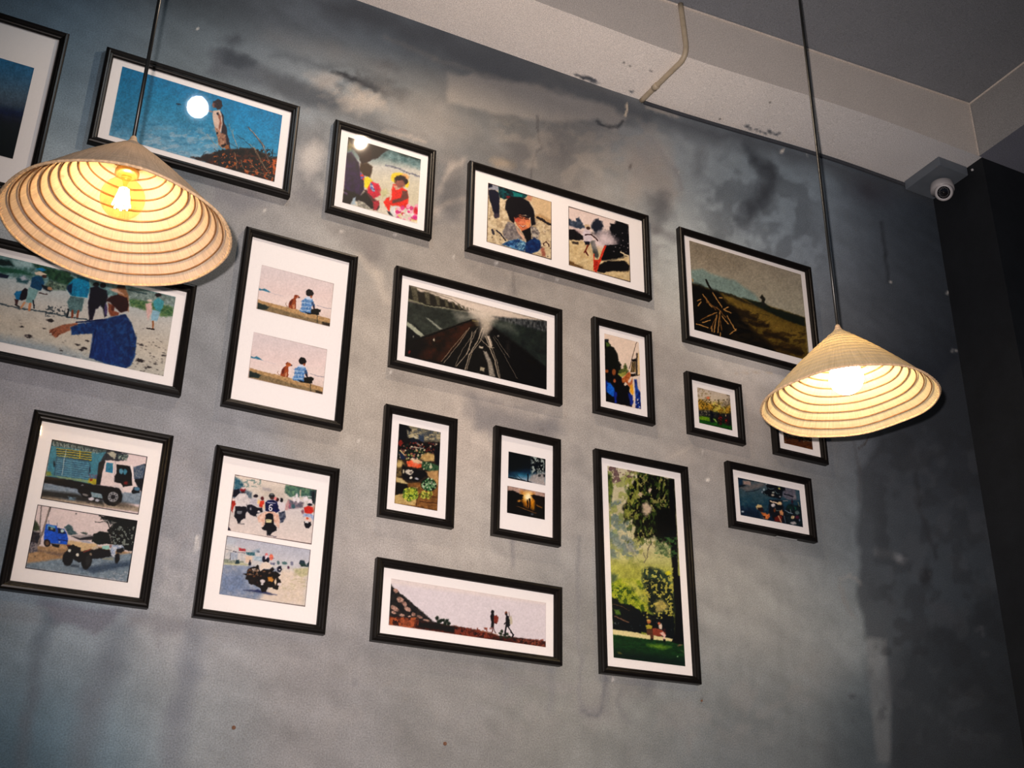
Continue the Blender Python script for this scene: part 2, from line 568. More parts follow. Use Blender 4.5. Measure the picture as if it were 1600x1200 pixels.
wall_me, wall_co = grid_mesh('wall_back', us, ts, wall_fn)
wx, wy = to_frame(wall_co)
far = (wall_co[:, 0] < -.4) | (wall_co[:, 2] < 1.3)
wx = np.clip(wx, -150, 1700); wy = np.clip(wy, -200, 1330)
WP = Paint(wx, wy, (150, 146, 142))
CP = np.array([   # broad wall tone, paint plus the warm-to-blue light cast: frame x, y, r, g, b
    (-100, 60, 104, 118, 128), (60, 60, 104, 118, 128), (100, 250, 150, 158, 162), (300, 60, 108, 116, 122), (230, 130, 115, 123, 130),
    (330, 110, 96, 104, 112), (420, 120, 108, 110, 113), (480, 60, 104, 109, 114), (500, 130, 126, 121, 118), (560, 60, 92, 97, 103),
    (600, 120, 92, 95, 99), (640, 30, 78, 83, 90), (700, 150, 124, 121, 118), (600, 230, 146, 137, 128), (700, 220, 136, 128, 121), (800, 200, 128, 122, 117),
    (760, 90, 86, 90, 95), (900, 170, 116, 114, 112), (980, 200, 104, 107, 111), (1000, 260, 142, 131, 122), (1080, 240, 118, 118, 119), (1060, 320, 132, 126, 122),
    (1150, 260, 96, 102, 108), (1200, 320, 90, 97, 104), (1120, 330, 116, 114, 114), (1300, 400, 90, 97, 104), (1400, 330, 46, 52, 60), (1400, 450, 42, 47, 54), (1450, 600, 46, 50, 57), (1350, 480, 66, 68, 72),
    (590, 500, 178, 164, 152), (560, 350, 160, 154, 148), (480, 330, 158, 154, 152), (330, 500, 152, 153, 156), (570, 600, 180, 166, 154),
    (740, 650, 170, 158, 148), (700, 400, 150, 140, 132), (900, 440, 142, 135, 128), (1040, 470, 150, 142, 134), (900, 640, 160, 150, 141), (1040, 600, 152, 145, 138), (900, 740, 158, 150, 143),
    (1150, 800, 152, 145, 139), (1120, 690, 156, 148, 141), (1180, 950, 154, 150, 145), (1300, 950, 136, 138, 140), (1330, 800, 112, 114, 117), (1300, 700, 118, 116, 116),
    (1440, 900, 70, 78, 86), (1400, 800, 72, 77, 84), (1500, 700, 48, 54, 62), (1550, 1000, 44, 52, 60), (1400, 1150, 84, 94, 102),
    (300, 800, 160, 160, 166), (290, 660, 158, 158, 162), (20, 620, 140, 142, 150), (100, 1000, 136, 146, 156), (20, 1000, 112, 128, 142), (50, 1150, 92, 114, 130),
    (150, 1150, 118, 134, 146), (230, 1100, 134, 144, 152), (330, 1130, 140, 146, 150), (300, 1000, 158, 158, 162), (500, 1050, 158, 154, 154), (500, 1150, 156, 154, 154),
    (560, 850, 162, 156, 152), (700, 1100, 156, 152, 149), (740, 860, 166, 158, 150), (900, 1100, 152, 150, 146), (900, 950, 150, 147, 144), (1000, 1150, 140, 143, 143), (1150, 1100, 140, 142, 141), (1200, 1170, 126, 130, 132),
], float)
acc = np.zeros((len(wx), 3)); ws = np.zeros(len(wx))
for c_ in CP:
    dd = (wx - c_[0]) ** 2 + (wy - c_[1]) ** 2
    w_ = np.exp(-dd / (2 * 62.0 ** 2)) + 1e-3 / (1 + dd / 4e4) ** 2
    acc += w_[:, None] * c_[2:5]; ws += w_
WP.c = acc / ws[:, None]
# tone correction putting leftover light falloff into the paint: frame x, y, per-channel factor
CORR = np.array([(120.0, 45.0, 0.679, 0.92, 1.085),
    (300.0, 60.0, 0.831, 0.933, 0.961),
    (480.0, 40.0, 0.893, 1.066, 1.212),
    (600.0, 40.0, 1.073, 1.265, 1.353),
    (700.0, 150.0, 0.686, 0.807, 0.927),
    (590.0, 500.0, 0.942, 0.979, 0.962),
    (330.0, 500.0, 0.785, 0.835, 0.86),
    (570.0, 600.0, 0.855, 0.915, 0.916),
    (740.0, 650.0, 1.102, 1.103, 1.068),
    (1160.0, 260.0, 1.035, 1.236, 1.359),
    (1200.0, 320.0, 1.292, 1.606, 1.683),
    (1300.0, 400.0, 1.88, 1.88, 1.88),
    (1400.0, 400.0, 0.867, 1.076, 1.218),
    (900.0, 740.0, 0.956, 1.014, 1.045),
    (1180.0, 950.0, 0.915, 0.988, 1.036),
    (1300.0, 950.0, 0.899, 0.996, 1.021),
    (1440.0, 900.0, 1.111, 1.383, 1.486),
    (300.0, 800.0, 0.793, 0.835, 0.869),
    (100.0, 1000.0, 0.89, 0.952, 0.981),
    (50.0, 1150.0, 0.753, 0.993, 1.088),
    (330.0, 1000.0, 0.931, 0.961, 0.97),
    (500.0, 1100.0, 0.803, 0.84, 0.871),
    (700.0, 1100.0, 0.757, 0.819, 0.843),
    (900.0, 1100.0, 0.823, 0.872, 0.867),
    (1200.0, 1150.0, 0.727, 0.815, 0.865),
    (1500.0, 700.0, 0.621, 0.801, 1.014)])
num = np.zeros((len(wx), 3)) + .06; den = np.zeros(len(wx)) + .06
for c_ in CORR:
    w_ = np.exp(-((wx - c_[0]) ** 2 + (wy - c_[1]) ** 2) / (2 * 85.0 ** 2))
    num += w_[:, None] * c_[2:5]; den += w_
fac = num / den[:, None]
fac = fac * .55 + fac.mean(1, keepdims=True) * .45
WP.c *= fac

# scrubbed cloudiness following the trowel, stretched along the wall's length
lx_, lz_ = wall_co[:, 0] * 100, wall_co[:, 2] * 100
n_ = fbm(lx_ / 9 + .15 * lz_, lz_ / 5, 4, 5) - .5
WP.c *= (1 + .17 * n_)[:, None]
n_ = fbm(lx_ / 2.2, lz_ / 2.6, 14, 4) - .5
WP.c *= (1 + .09 * n_)[:, None]
n_ = fbm(lx_ / 2.5, lz_ / 24, 24, 4) - .5            # faint vertical runs
WP.c *= (1 + .05 * n_ * (wy > 500))[:, None]


def W_(k, *a, **q):
    getattr(WP, k)(*a, **q)


D1 = (60, 68, 78); D2 = (84, 90, 98); D3 = (104, 106, 110); L1 = (176, 168, 158); L2 = (150, 146, 140); L3 = (128, 126, 124)
# dark band right under the beam
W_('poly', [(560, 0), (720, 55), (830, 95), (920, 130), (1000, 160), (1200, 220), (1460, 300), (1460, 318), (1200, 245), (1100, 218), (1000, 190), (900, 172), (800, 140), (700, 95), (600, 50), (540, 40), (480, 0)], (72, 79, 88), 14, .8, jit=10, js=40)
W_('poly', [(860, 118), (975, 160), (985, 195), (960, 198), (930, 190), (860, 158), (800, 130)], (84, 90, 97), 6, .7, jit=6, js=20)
# scraped lighter tongue with a rounded end
W_('poly', [(700, 112), (820, 130), (900, 150), (960, 168), (976, 184), (972, 195), (950, 196), (930, 186), (860, 190), (780, 180), (700, 160)], (158, 153, 147), 4, .6, jit=5, js=20)
W_('line', [(933, 189), (940, 195), (952, 199), (966, 198), (973, 190)], (50, 56, 64), 4.5, 3, a=.95, jit=1.5, js=8)
W_('line', [(600, 60), (680, 90), (760, 118), (840, 140), (900, 152)], (122, 120, 118), 5, 8, a=.5, jit=8, js=30)
# dark smudges, upper left
W_('poly', [(330, 80), (345, 74), (360, 80), (384, 92), (400, 100), (430, 112), (470, 130), (520, 150), (540, 165), (500, 168), (466, 160), (400, 132), (345, 118), (324, 116), (334, 100)], (72, 80, 90), 7, .85, jit=8, js=22)
W_('poly', [(340, 80), (362, 78), (385, 92), (382, 102), (356, 100), (340, 92)], D1, 5, .8, jit=5, js=12)
W_('ell', 366, 63, 12, 8, (66, 74, 84), 10, 6, .8, jit=5, js=10)
W_('poly', [(400, 108), (500, 140), (520, 176), (470, 165), (420, 140)], (82, 88, 95), 10, .5, jit=8, js=20)
W_('line', [(520, 112), (548, 122), (580, 134), (600, 146)], (50, 55, 62), 7, 6, a=.8, jit=6, js=12)
W_('line', [(536, 118), (566, 132), (590, 144)], (40, 44, 52), 3, 3, a=.7, jit=4, js=8)
W_('blot', 490, 90, 640, 175, (64, 68, 74), 14, .53, .10, 0.34, seed=8, asp=.6, edge=25)
W_('ell', 600, 102, 16, 8, (66, 70, 78), 15, 7, .6, jit=6, js=10)
W_('blot', 470, 120, 620, 180, (168, 156, 144), 12, .55, .12, 0.37, seed=18, asp=.6, edge=25)
W_('poly', [(508, 168), (540, 165), (600, 190), (615, 215), (560, 195), (520, 185)], (90, 92, 95), 10, .75, jit=8, js=18)
W_('poly', [(462, 200), (500, 190), (512, 230), (500, 280), (480, 300), (462, 270)], (112, 112, 114), 12, .55, jit=8, js=18)
W_('blot', 440, 190, 520, 330, (92, 94, 97), 16, .52, .12, 0.31, seed=21, edge=18)
W_('poly', [(470, 235), (492, 222), (505, 240), (495, 268), (472, 262)], (176, 168, 160), 9, .6, jit=6, js=14)
W_('line', [(600, 196), (640, 206), (668, 214)], (92, 92, 94), 3, 4, a=.6, jit=3, js=8)
W_('line', [(600, 206), (640, 214), (664, 222)], (168, 156, 144), 4, 4, a=.6, jit=3, js=8)
# smears round the middle
W_('poly', [(688, 280), (712, 266), (724, 290), (722, 330), (704, 346), (686, 322)], (104, 102, 102), 10, .7, jit=8, js=16)
W_('poly', [(690, 250), (730, 245), (728, 275), (700, 282)], (126, 120, 116), 8, .5, jit=6, js=12)
W_('line', [(680, 330), (700, 316), (722, 312)], (168, 156, 144), 9, 8, a=.6, jit=4, js=12)
W_('line', [(676, 352), (700, 340), (724, 345)], (112, 110, 110), 6, 6, a=.5, jit=4, js=12)
W_('line', [(840, 183), (841, 200), (842, 218), (846, 232), (838, 238), (832, 255), (830, 276)], (72, 72, 76), 2.4, 2, a=.85, jit=2, js=8)
W_('ell', 812, 240, 22, 24, (94, 94, 98), 0, 14, .65, jit=8, js=14)
W_('ell', 868, 232, 20, 24, (96, 96, 100), 0, 14, .65, jit=8, js=14)
W_('ell', 880, 262, 22, 18, (98, 98, 100), 0, 12, .6, jit=8, js=14)
W_('ell', 786, 255, 14, 6, (172, 140, 96), 10, 5, .6, jit=4, js=8)
W_('blot', 720, 215, 930, 330, (102, 100, 100), 22, .52, .12, 0.34, seed=31, edge=30)
W_('blot', 760, 170, 1060, 300, (160, 150, 138), 26, .56, .12, 0.31, seed=37, asp=.7, edge=35)
W_('ell', 985, 260, 2, 4, (66, 62, 62), 15, 1.5)
W_('poly', [(985, 236), (1012, 214), (1030, 236), (1060, 300), (1040, 330), (1010, 300), (990, 320), (975, 300)], (158, 147, 138), 12, .55, jit=9, js=18)
W_('line', [(1018, 214), (1034, 240), (1056, 268), (1066, 296)], (136, 138, 140), 7, 5, a=.6, jit=3, js=12)
W_('line', [(1036, 236), (1052, 256)], (160, 160, 160), 5, 4, a=.5, jit=3, js=12)
W_('ell', 1032, 322, 13, 20, (92, 94, 98), 12, 10, .6, jit=6, js=14)
W_('line', [(1010, 345), (1030, 360), (1055, 375)], (96, 96, 100), 10, 10, a=.5, jit=5, js=14)
W_('blot', 900, 300, 1060, 420, (104, 104, 106), 26, .53, .12, 0.28, seed=47, edge=25)
# right-hand dark drips above the landscape picture
W_('line', [(1170, 232), (1180, 248), (1198, 262), (1210, 278)], (50, 58, 68), 14, 14, a=.5, jit=7, js=14)
W_('line', [(1206, 275), (1196, 300), (1176, 325), (1160, 348)], (58, 64, 74), 22, 18, a=.5, jit=9, js=16)
W_('line', [(1096, 238), (1090, 270)], (98, 104, 110), 14, 14, a=.4, jit=6, js=16)
W_('blot', 1080, 220, 1300, 440, (52, 58, 66), 30, .54, .12, 0.31, seed=51, edge=40)
W_('ell', 1360, 300, 26, 14, (48, 44, 54), 20, 14, .5, jit=6, js=14)
W_('line', [(1376, 350), (1384, 400), (1388, 440)], (44, 50, 58), 5, 5, a=.6, jit=4, js=14)
# plaster flecks and one small painted shadow
for x_, y_, r_ in ((309, 44, 1.6), (254, 42, 1), (534, 362, 4), (617, 368, 2), (413, 330, 2.6), (776, 412, 2.6), (845, 431, 2), (708, 402, 2), (610, 582, 1.5),
                   (622, 582, 1.2), (870, 438, 2), (1106, 749, 3), (1060, 270, 1), (1392, 440, 2), (290, 724, 2.4), (1350, 805, 1.5), (958, 1062, 1.4), (1107, 1096, 1), (1098, 707, 1.5), (1452, 898, 1.6), (560, 690, 1.5), (1482, 457, 2)):
    W_('ell', x_, y_, r_, r_ * .85, (226, 220, 210), 0, 1.1, jit=1, js=2)
W_('line', [(979, 162), (980, 170), (977, 182)], (214, 196, 168), 3, 1.4, a=.9, jit=1.5, js=4)
W_('poly', [(1008, 164), (1040, 170), (1064, 182), (1060, 185), (1035, 178), (1010, 170)], (164, 158, 150), 2, .8, jit=3, js=6)
W_('poly', [(1218, 236), (1226, 232), (1224, 238), (1220, 240)], (220, 212, 200), 1.5, .95, jit=1, js=2)
W_('line', [(1259, 237), (1262, 244)], (150, 156, 160), 2, 1.4, a=.8)
W_('line', [(1150, 584), (1180, 582), (1206, 583)], (186, 170, 150), 2, 2, a=.8, jit=1.5, js=8)
W_('line', [(1357, 683), (1351, 694), (1342, 700)], (62, 54, 50), 2.2, 2, a=.7)  # thin curved cast shadow below the right lamp, painted on
W_('poly', [(307, 838), (311, 838), (309, 862), (305, 862)], (214, 210, 206), 1.2, .9)
W_('line', [(842, 671), (850, 672)], (60, 52, 50), 2, 1.2, a=.8)
# smudges between the frames
W_('poly', [(735, 610), (800, 640), (868, 660), (866, 690), (800, 680), (750, 665), (720, 650)], (138, 132, 128), 9, .65, jit=8, js=18)
W_('blot', 720, 610, 930, 760, (132, 128, 126), 22, .54, .12, 0.28, seed=61, edge=25)
W_('ell', 860, 668, 16, 14, (112, 112, 116), 0, 10, .6, jit=7, js=14)
W_('blot', 550, 330, 620, 420, (130, 124, 118), 20, .52, .12, 0.31, seed=63, edge=20)
W_('poly', [(560, 340), (590, 350), (600, 400), (580, 420), (566, 390)], (134, 128, 122), 9, .6, jit=7, js=14)
W_('blot', 700, 400, 880, 480, (118, 114, 110), 20, .54, .12, 0.31, seed=64, edge=18)
W_('line', [(801, 427), (802, 446), (804, 458)], (92, 88, 86), 4, 4, a=.5, jit=2, js=6)
W_('ell', 1060, 710, 26, 12, (180, 170, 160), 15, 10, .5, jit=6, js=14)
W_('line', [(1040, 716), (1080, 700)], (186, 176, 164), 4, 4, a=.5, jit=4, js=8)
W_('blot', 880, 640, 930, 1050, (128, 126, 124), 26, .56, .12, 0.25, seed=66, asp=1.6, edge=16)
W_('blot', 480, 1000, 1300, 1186, (138, 136, 134), 40, .56, .14, 0.28, seed=67, asp=.9, edge=50)
# water runs
W_('line', [(800, 845), (801, 885)], (112, 112, 116), 5, 4, a=.5, jit=3, js=14)
W_('line', [(792, 1036), (790, 1070), (784, 1090)], (122, 124, 128), 7, 6, a=.5, jit=4, js=18)
W_('line', [(860, 1046), (864, 1080), (858, 1110)], (116, 118, 122), 9, 9, a=.5, jit=5, js=18)
W_('line', [(903, 840), (902, 920), (905, 1000), (906, 1080), (908, 1112)], (120, 121, 124), 6, 5, a=.6, jit=5, js=24)
W_('line', [(910, 1108), (920, 1117), (932, 1117), (940, 1110), (946, 1060), (942, 1040)], (98, 100, 106), 5, 4, a=.7, jit=3, js=14)
W_('ell', 928, 1112, 18, 8, (112, 112, 117), 0, 8, .6, jit=5, js=12)
W_('line', [(946, 1060), (944, 1100)], (112, 114, 118), 12, 11, a=.5, jit=5, js=16)
W_('line', [(972, 1074), (966, 1100), (976, 1120), (984, 1132)], (112, 114, 118), 6, 6, a=.5, jit=4, js=16)
W_('ell', 1012, 1072, 10, 14, (98, 100, 106), 0, 8, .6, jit=5, js=12)
W_('ell', 990, 1064, 12, 8, (110, 112, 116), 0, 6, .5, jit=5, js=12)
W_('line', [(1030, 1112), (1056, 1130), (1076, 1150), (1078, 1178)], (118, 120, 122), 8, 8, a=.45, jit=6, js=20)
W_('line', [(706, 1128), (730, 1115), (752, 1104)], (128, 128, 130), 6, 6, a=.45, jit=5, js=16)
W_('poly', [(620, 1030), (700, 1036), (840, 1060), (900, 1070), (900, 1082), (800, 1068), (700, 1050), (620, 1040)], (134, 133, 134), 6, .5, jit=5, js=20)
W_('ell', 555, 1066, 5, 6, (118, 118, 122), 0, 3, .75); W_('ell', 556, 1115, 5, 5, (124, 124, 127), 0, 3, .7)
W_('ell', 1332, 1088, 5, 4, (66, 72, 80), 0, 3, .8, jit=2, js=4); W_('ell', 1333, 1126, 2, 3, (70, 76, 84), 0, 2, .8)
W_('ell', 1096, 1095, 2.4, 2.4, (70, 66, 66), 0, 1.2, .9); W_('ell', 977, 1073, 1.4, 1.4, (60, 60, 62), 0, 1, .9)
# dark mop strokes at the lower left
W_('line', [(74, 945), (82, 970), (64, 1000), (56, 1050), (50, 1090), (38, 1130), (34, 1190)], (88, 104, 120), 20, 20, a=.75, jit=10, js=34)
W_('line', [(184, 985), (170, 1040), (146, 1100), (128, 1190)], (98, 110, 124), 40, 30, a=.6, jit=10, js=34)
W_('line', [(306, 990), (296, 1050), (282, 1110), (268, 1190)], (108, 116, 128), 34, 24, a=.6, jit=9, js=34)
W_('line', [(248, 960), (250, 1010)], (120, 122, 130), 10, 10, a=.4, jit=6, js=20)
W_('poly', [(60, 940), (190, 955), (172, 978), (158, 986), (150, 994), (130, 985), (112, 975), (90, 975)], (104, 108, 124), 5, .8, jit=7, js=14)
W_('poly', [(200, 955), (300, 968), (300, 985), (262, 990), (240, 988), (220, 978), (200, 975)], (118, 120, 128), 7, .65, jit=7, js=14)
W_('poly', [(300, 968), (508, 996), (480, 1004), (420, 998), (350, 1000), (310, 990)], (132, 134, 138), 7, .5, jit=7, js=16)
W_('poly', [(0, 945), (60, 950), (64, 975), (0, 970)], (116, 124, 134), 7, .5, jit=6, js=16)
W_('blot', 230, 830, 310, 970, (176, 176, 180), 22, .5, .12, 0.31, seed=71, edge=18)
W_('line', [(270, 860), (284, 838), (306, 826)], (136, 136, 142), 8, 8, a=.5, jit=5, js=16)
W_('ell', 278, 720, 26, 40, (142, 142, 148), 0, 22, .5, jit=10, js=24)
# darker old coat on the right with squared edges
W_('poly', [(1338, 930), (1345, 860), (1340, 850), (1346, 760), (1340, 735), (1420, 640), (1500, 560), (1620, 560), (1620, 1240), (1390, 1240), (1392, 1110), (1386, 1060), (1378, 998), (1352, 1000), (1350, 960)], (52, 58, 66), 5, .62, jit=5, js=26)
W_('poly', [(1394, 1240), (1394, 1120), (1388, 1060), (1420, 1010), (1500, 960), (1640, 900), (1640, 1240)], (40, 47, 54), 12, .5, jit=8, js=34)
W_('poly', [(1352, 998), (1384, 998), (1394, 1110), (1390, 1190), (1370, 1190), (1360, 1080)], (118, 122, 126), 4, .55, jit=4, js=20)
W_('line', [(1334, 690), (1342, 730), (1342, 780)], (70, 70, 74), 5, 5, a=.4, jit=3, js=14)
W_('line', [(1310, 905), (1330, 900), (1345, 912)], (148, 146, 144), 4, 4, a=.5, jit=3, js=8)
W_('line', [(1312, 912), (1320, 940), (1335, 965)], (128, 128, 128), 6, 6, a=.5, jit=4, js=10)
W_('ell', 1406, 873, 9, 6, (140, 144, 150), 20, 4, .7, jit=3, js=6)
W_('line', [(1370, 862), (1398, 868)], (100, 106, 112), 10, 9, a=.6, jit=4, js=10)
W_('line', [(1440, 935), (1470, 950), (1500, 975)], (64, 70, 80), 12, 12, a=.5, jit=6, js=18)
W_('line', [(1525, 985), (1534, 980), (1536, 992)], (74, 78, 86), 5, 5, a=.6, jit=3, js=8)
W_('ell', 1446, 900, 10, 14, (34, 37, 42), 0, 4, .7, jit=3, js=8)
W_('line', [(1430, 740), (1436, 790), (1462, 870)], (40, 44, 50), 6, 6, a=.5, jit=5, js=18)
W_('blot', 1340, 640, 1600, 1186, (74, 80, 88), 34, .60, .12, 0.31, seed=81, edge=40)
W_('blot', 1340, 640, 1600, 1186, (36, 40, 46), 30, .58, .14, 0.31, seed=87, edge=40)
for x_, y_ in ((1488, 548), (1494, 548), (1480, 458)):
    W_('ell', x_, y_, 2.4, 2, (170, 170, 168), 0, 1.4, .8)
# faint line along the left edge of the market picture
W_('line', [(598, 628), (580, 812)], (150, 142, 136), 2, 2, a=.3)
# crisper trowel and sponge marks over the broad ones
W_('poly', [(352, 78), (384, 90), (404, 98), (398, 108), (364, 106), (346, 98)], (48, 56, 66), 4, .6, jit=6, js=12)
W_('poly', [(420, 118), (470, 124), (520, 142), (548, 160), (520, 172), (470, 160), (430, 140)], (62, 68, 76), 7, .55, jit=9, js=18)
W_('poly', [(524, 150), (560, 140), (596, 150), (604, 168), (572, 176), (540, 172)], (176, 162, 148), 8, .55, jit=9, js=14)
W_('poly', [(478, 120), (506, 112), (530, 122), (526, 140), (500, 138)], (160, 150, 142), 7, .5, jit=8, js=12)
W_('line', [(528, 112), (552, 124), (590, 140)], (38, 42, 50), 5, 4, a=.75, jit=6, js=9)
W_('poly', [(560, 118), (612, 128), (640, 150), (630, 165), (600, 150), (566, 134)], (70, 74, 80), 7, .55, jit=8, js=16)
W_('poly', [(600, 150), (700, 150), (730, 200), (700, 240), (640, 226), (604, 190)], (158, 148, 138), 26, .4, jit=14, js=30)
W_('line', [(420, 60), (520, 82), (600, 106), (700, 130)], (118, 122, 126), 22, 20, a=.35, jit=10, js=30)
W_('line', [(430, 84), (520, 108)], (66, 74, 84), 10, 9, a=.4, jit=6, js=20)
W_('poly', [(472, 232), (494, 222), (506, 236), (498, 262), (482, 280), (470, 262)], (190, 184, 178), 8, .55, jit=6, js=12)
W_('poly', [(455, 292), (500, 300), (508, 330), (470, 320)], (92, 92, 98), 8, .5, jit=8, js=14)
W_('poly', [(330, 290), (400, 300), (420, 318), (372, 330), (336, 318)], (104, 106, 116), 9, .5, jit=8, js=16)
W_('poly', [(510, 348), (560, 356), (600, 372), (598, 404), (572, 420), (560, 392), (520, 368)], (118, 112, 108), 9, .5, jit=8, js=16)
W_('line', [(560, 400), (590, 430), (604, 470)], (196, 182, 164), 12, 10, a=.5, jit=6, js=14)
W_('line', [(684, 300), (704, 262), (724, 250)], (176, 164, 152), 8, 7, a=.5, jit=5, js=12)
W_('poly', [(690, 286), (716, 276), (724, 316), (706, 340), (690, 326)], (82, 82, 84), 8, .45, jit=8, js=14)
W_('poly', [(846, 218), (880, 208), (896, 240), (880, 262), (850, 256)], (76, 78, 84), 10, .45, jit=9, js=14)
W_('poly', [(790, 222), (826, 214), (836, 246), (806, 262)], (78, 80, 84), 10, .45, jit=9, js=14)
W_('poly', [(1176, 300), (1206, 276), (1216, 290), (1196, 330), (1166, 352), (1156, 340)], (52, 58, 66), 12, .3, jit=8, js=14)
W_('poly', [(1162, 232), (1190, 240), (1210, 262), (1204, 276), (1180, 262)], (48, 54, 62), 12, .3, jit=8, js=14)
W_('poly', [(1018, 214), (1046, 232), (1066, 280), (1050, 306), (1026, 270)], (164, 158, 150), 9, .45, jit=8, js=14)
W_('poly', [(1012, 300), (1040, 304), (1052, 344), (1030, 356), (1012, 330)], (80, 84, 90), 9, .45, jit=8, js=14)
W_('poly', [(738, 622), (770, 640), (860, 662), (866, 690), (790, 690), (744, 668)], (112, 110, 112), 7, .45, jit=9, js=16)
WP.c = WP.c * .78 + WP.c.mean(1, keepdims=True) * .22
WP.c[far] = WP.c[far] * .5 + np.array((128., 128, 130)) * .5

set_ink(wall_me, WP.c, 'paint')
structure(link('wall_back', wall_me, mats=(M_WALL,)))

# underside of the beam along that wall
su = np.unique(np.concatenate([np.arange(-1.1, .2, .05), np.arange(.2, XR + .002, .0025), [XR + .002]]))
sv = np.linspace(YB, 1.0, 60)
sof_me, sof_co = grid_mesh('trim_1', su, sv, lambda U, V: m3(U, V, zs(U)))
sx, sy = to_frame(sof_co)
SP = Paint(sx, sy, (188, 181, 175))
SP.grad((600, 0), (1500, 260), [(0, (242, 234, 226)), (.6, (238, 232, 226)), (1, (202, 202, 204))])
SP.line([(900, 117), (912, 121), (930, 126)], (88, 90, 95), 3, 3, jit=3, js=4)
SP.ell(922, 124, 11, 3, (85, 90, 98), 18, 2, jit=3, js=5)
for x_, y_, r_ in ((987, 143, 3), (1167, 197, 4), (1173, 201, 2), (1203, 206, 4), (1212, 210, 3), (1195, 208, 2.5), (1188, 206, 2), (1218, 208, 2.2), (1182, 203, 1.5)):
    SP.ell(x_, y_, r_, r_ * .7, (82, 88, 96), 20, 1.5, jit=2.5, js=3, a=.85)
for x_, y_ in ((975, 98), (984, 103), (1017, 111), (1203, 160), (1125, 186)):
    SP.ell(x_, y_, 1.6, 1.2, (95, 92, 90), 0, 1)
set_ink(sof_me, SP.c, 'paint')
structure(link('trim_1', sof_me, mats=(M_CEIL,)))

# its upright face and the face of the beam on the right, the main ceiling
structure(link('trim_2', grid_mesh('trim_2', np.linspace(-1.1, 1.137, 60), np.array([0., 1.]),
                                   lambda U, V: m3(U, np.full_like(U, YB), zs(U) + V * (zt(U) - zs(U))))[0], mats=(M_FACE,)))
structure(link('trim_3', grid_mesh('trim_3', np.linspace(-1.0, YB, 12), np.array([0., 1.]),
                                   lambda U, V: m3(np.full_like(U, 1.137), U, .9895 + V * (1.077 - .9895)))[0], mats=(M_CEIL,)))
me = bpy.data.objects['trim_3'].data
set_ink(me, np.full((len(me.vertices), 3), 150.), 'paint')
structure(link('ceiling', grid_mesh('ceiling', np.linspace(-1.1, 1.137, 60), np.array([-1., YB]),
                                    lambda U, V: m3(U, V, zt(U)))[0], mats=(M_TOP,)))
bm = bmesh.new()
add_box(bm, 1.137 * S + .001, 1.62 * S, -1.0 * S, YB * S, .9895 * S + CZ, 1.03 * S + CZ)
structure(from_bm('trim_4', bm, M_SLATE))

# caulked seams where beam faces and ceiling meet
bm = bmesh.new()
add_tube(bm, [pt(x, YB - .0012, float(zt(x)) - .0012) for x in np.linspace(-.6, 1.134, 30)], .0035, 6)
add_tube(bm, [pt(1.1358, y, 1.0755) for y in np.linspace(YB, -.3, 12)], .0035, 6)
add_tube(bm, [pt(1.1358, YB - .0012, z) for z in np.linspace(.9895, 1.0755, 6)], .0028, 6)
structure(from_bm('trim_5', bm, M_BEAD))

# dark pier that closes the wall on the right
bm = bmesh.new()
add_box(bm, XR * S, 1.62 * S, YB * S, 1.02 * S, 0, .9895 * S + CZ)
structure(from_bm('wall_right', bm, M_DARK))
bm = bmesh.new()
add_box(bm, -1.1 * S, 1.62 * S, -1.0 * S, 1.02 * S, -.12, 0)
structure(from_bm('floor', bm, M_FLOOR))

# thin dark batten under the beam, right half of the wall
bm = bmesh.new()
xs_ = np.linspace(.668, XR - .004, 40)
add_tube(bm, [Vector((x * S, S - .003, float(zs(x) - .0035 - .0016 * min(1, (x - .66) * 6)) * S + CZ)) for x in xs_], .0065, 6)
structure(from_bm('trim_6', bm, plaster('batten_paint', col=(.045, .05, .06), bump=.3)))

# ------------------------------------------------------------------ conduit
bm = bmesh.new()
cz = float(zs(.665))
pp = [pt(.6635, .997, cz - .004)]
pp += [pt(.6635 + .003 * t, .99 - .068 * t, cz - .004) for t in np.linspace(0, 1, 8)]
c0 = Vector((.667, YB - .0035 + .0, cz - .004))
for a in np.linspace(0, 1, 9):            # long sweep round the edge of the beam
    p0 = Vector((.6668, .922, cz - .004)); p1 = Vector((.667, YB - .006, cz - .006)); p2 = Vector((.667, YB - .0045, cz + .016))
    q = p0.lerp(p1, a).lerp(p1.lerp(p2, a), a)
    pp.append(pt(*q))
pp += [pt(.667 - .004 * t, YB - .0045, cz + .016 + .058 * t) for t in np.linspace(.2, 1, 5)]
clean = [pp[0]]
for q in pp[1:]:
    if (q - clean[-1]).length > .004:
        clean.append(q)
add_tube(bm, clean, .0085, 14)
o = from_bm('conduit', bm, M_PIPE, smooth=True)
tag(o, 'bent cream-painted conduit running across the white beam from the wall', 'pipe')
bm = bmesh.new()
b0 = clean[3]; b1 = clean[4]
add_tube(bm, [b0, b0.lerp(b1, .8)], .0105, 14)
from_bm('coupling', bm, M_PIPE, o, True)

# ------------------------------------------------------------------ pendant lamps
RIM = .078 * S


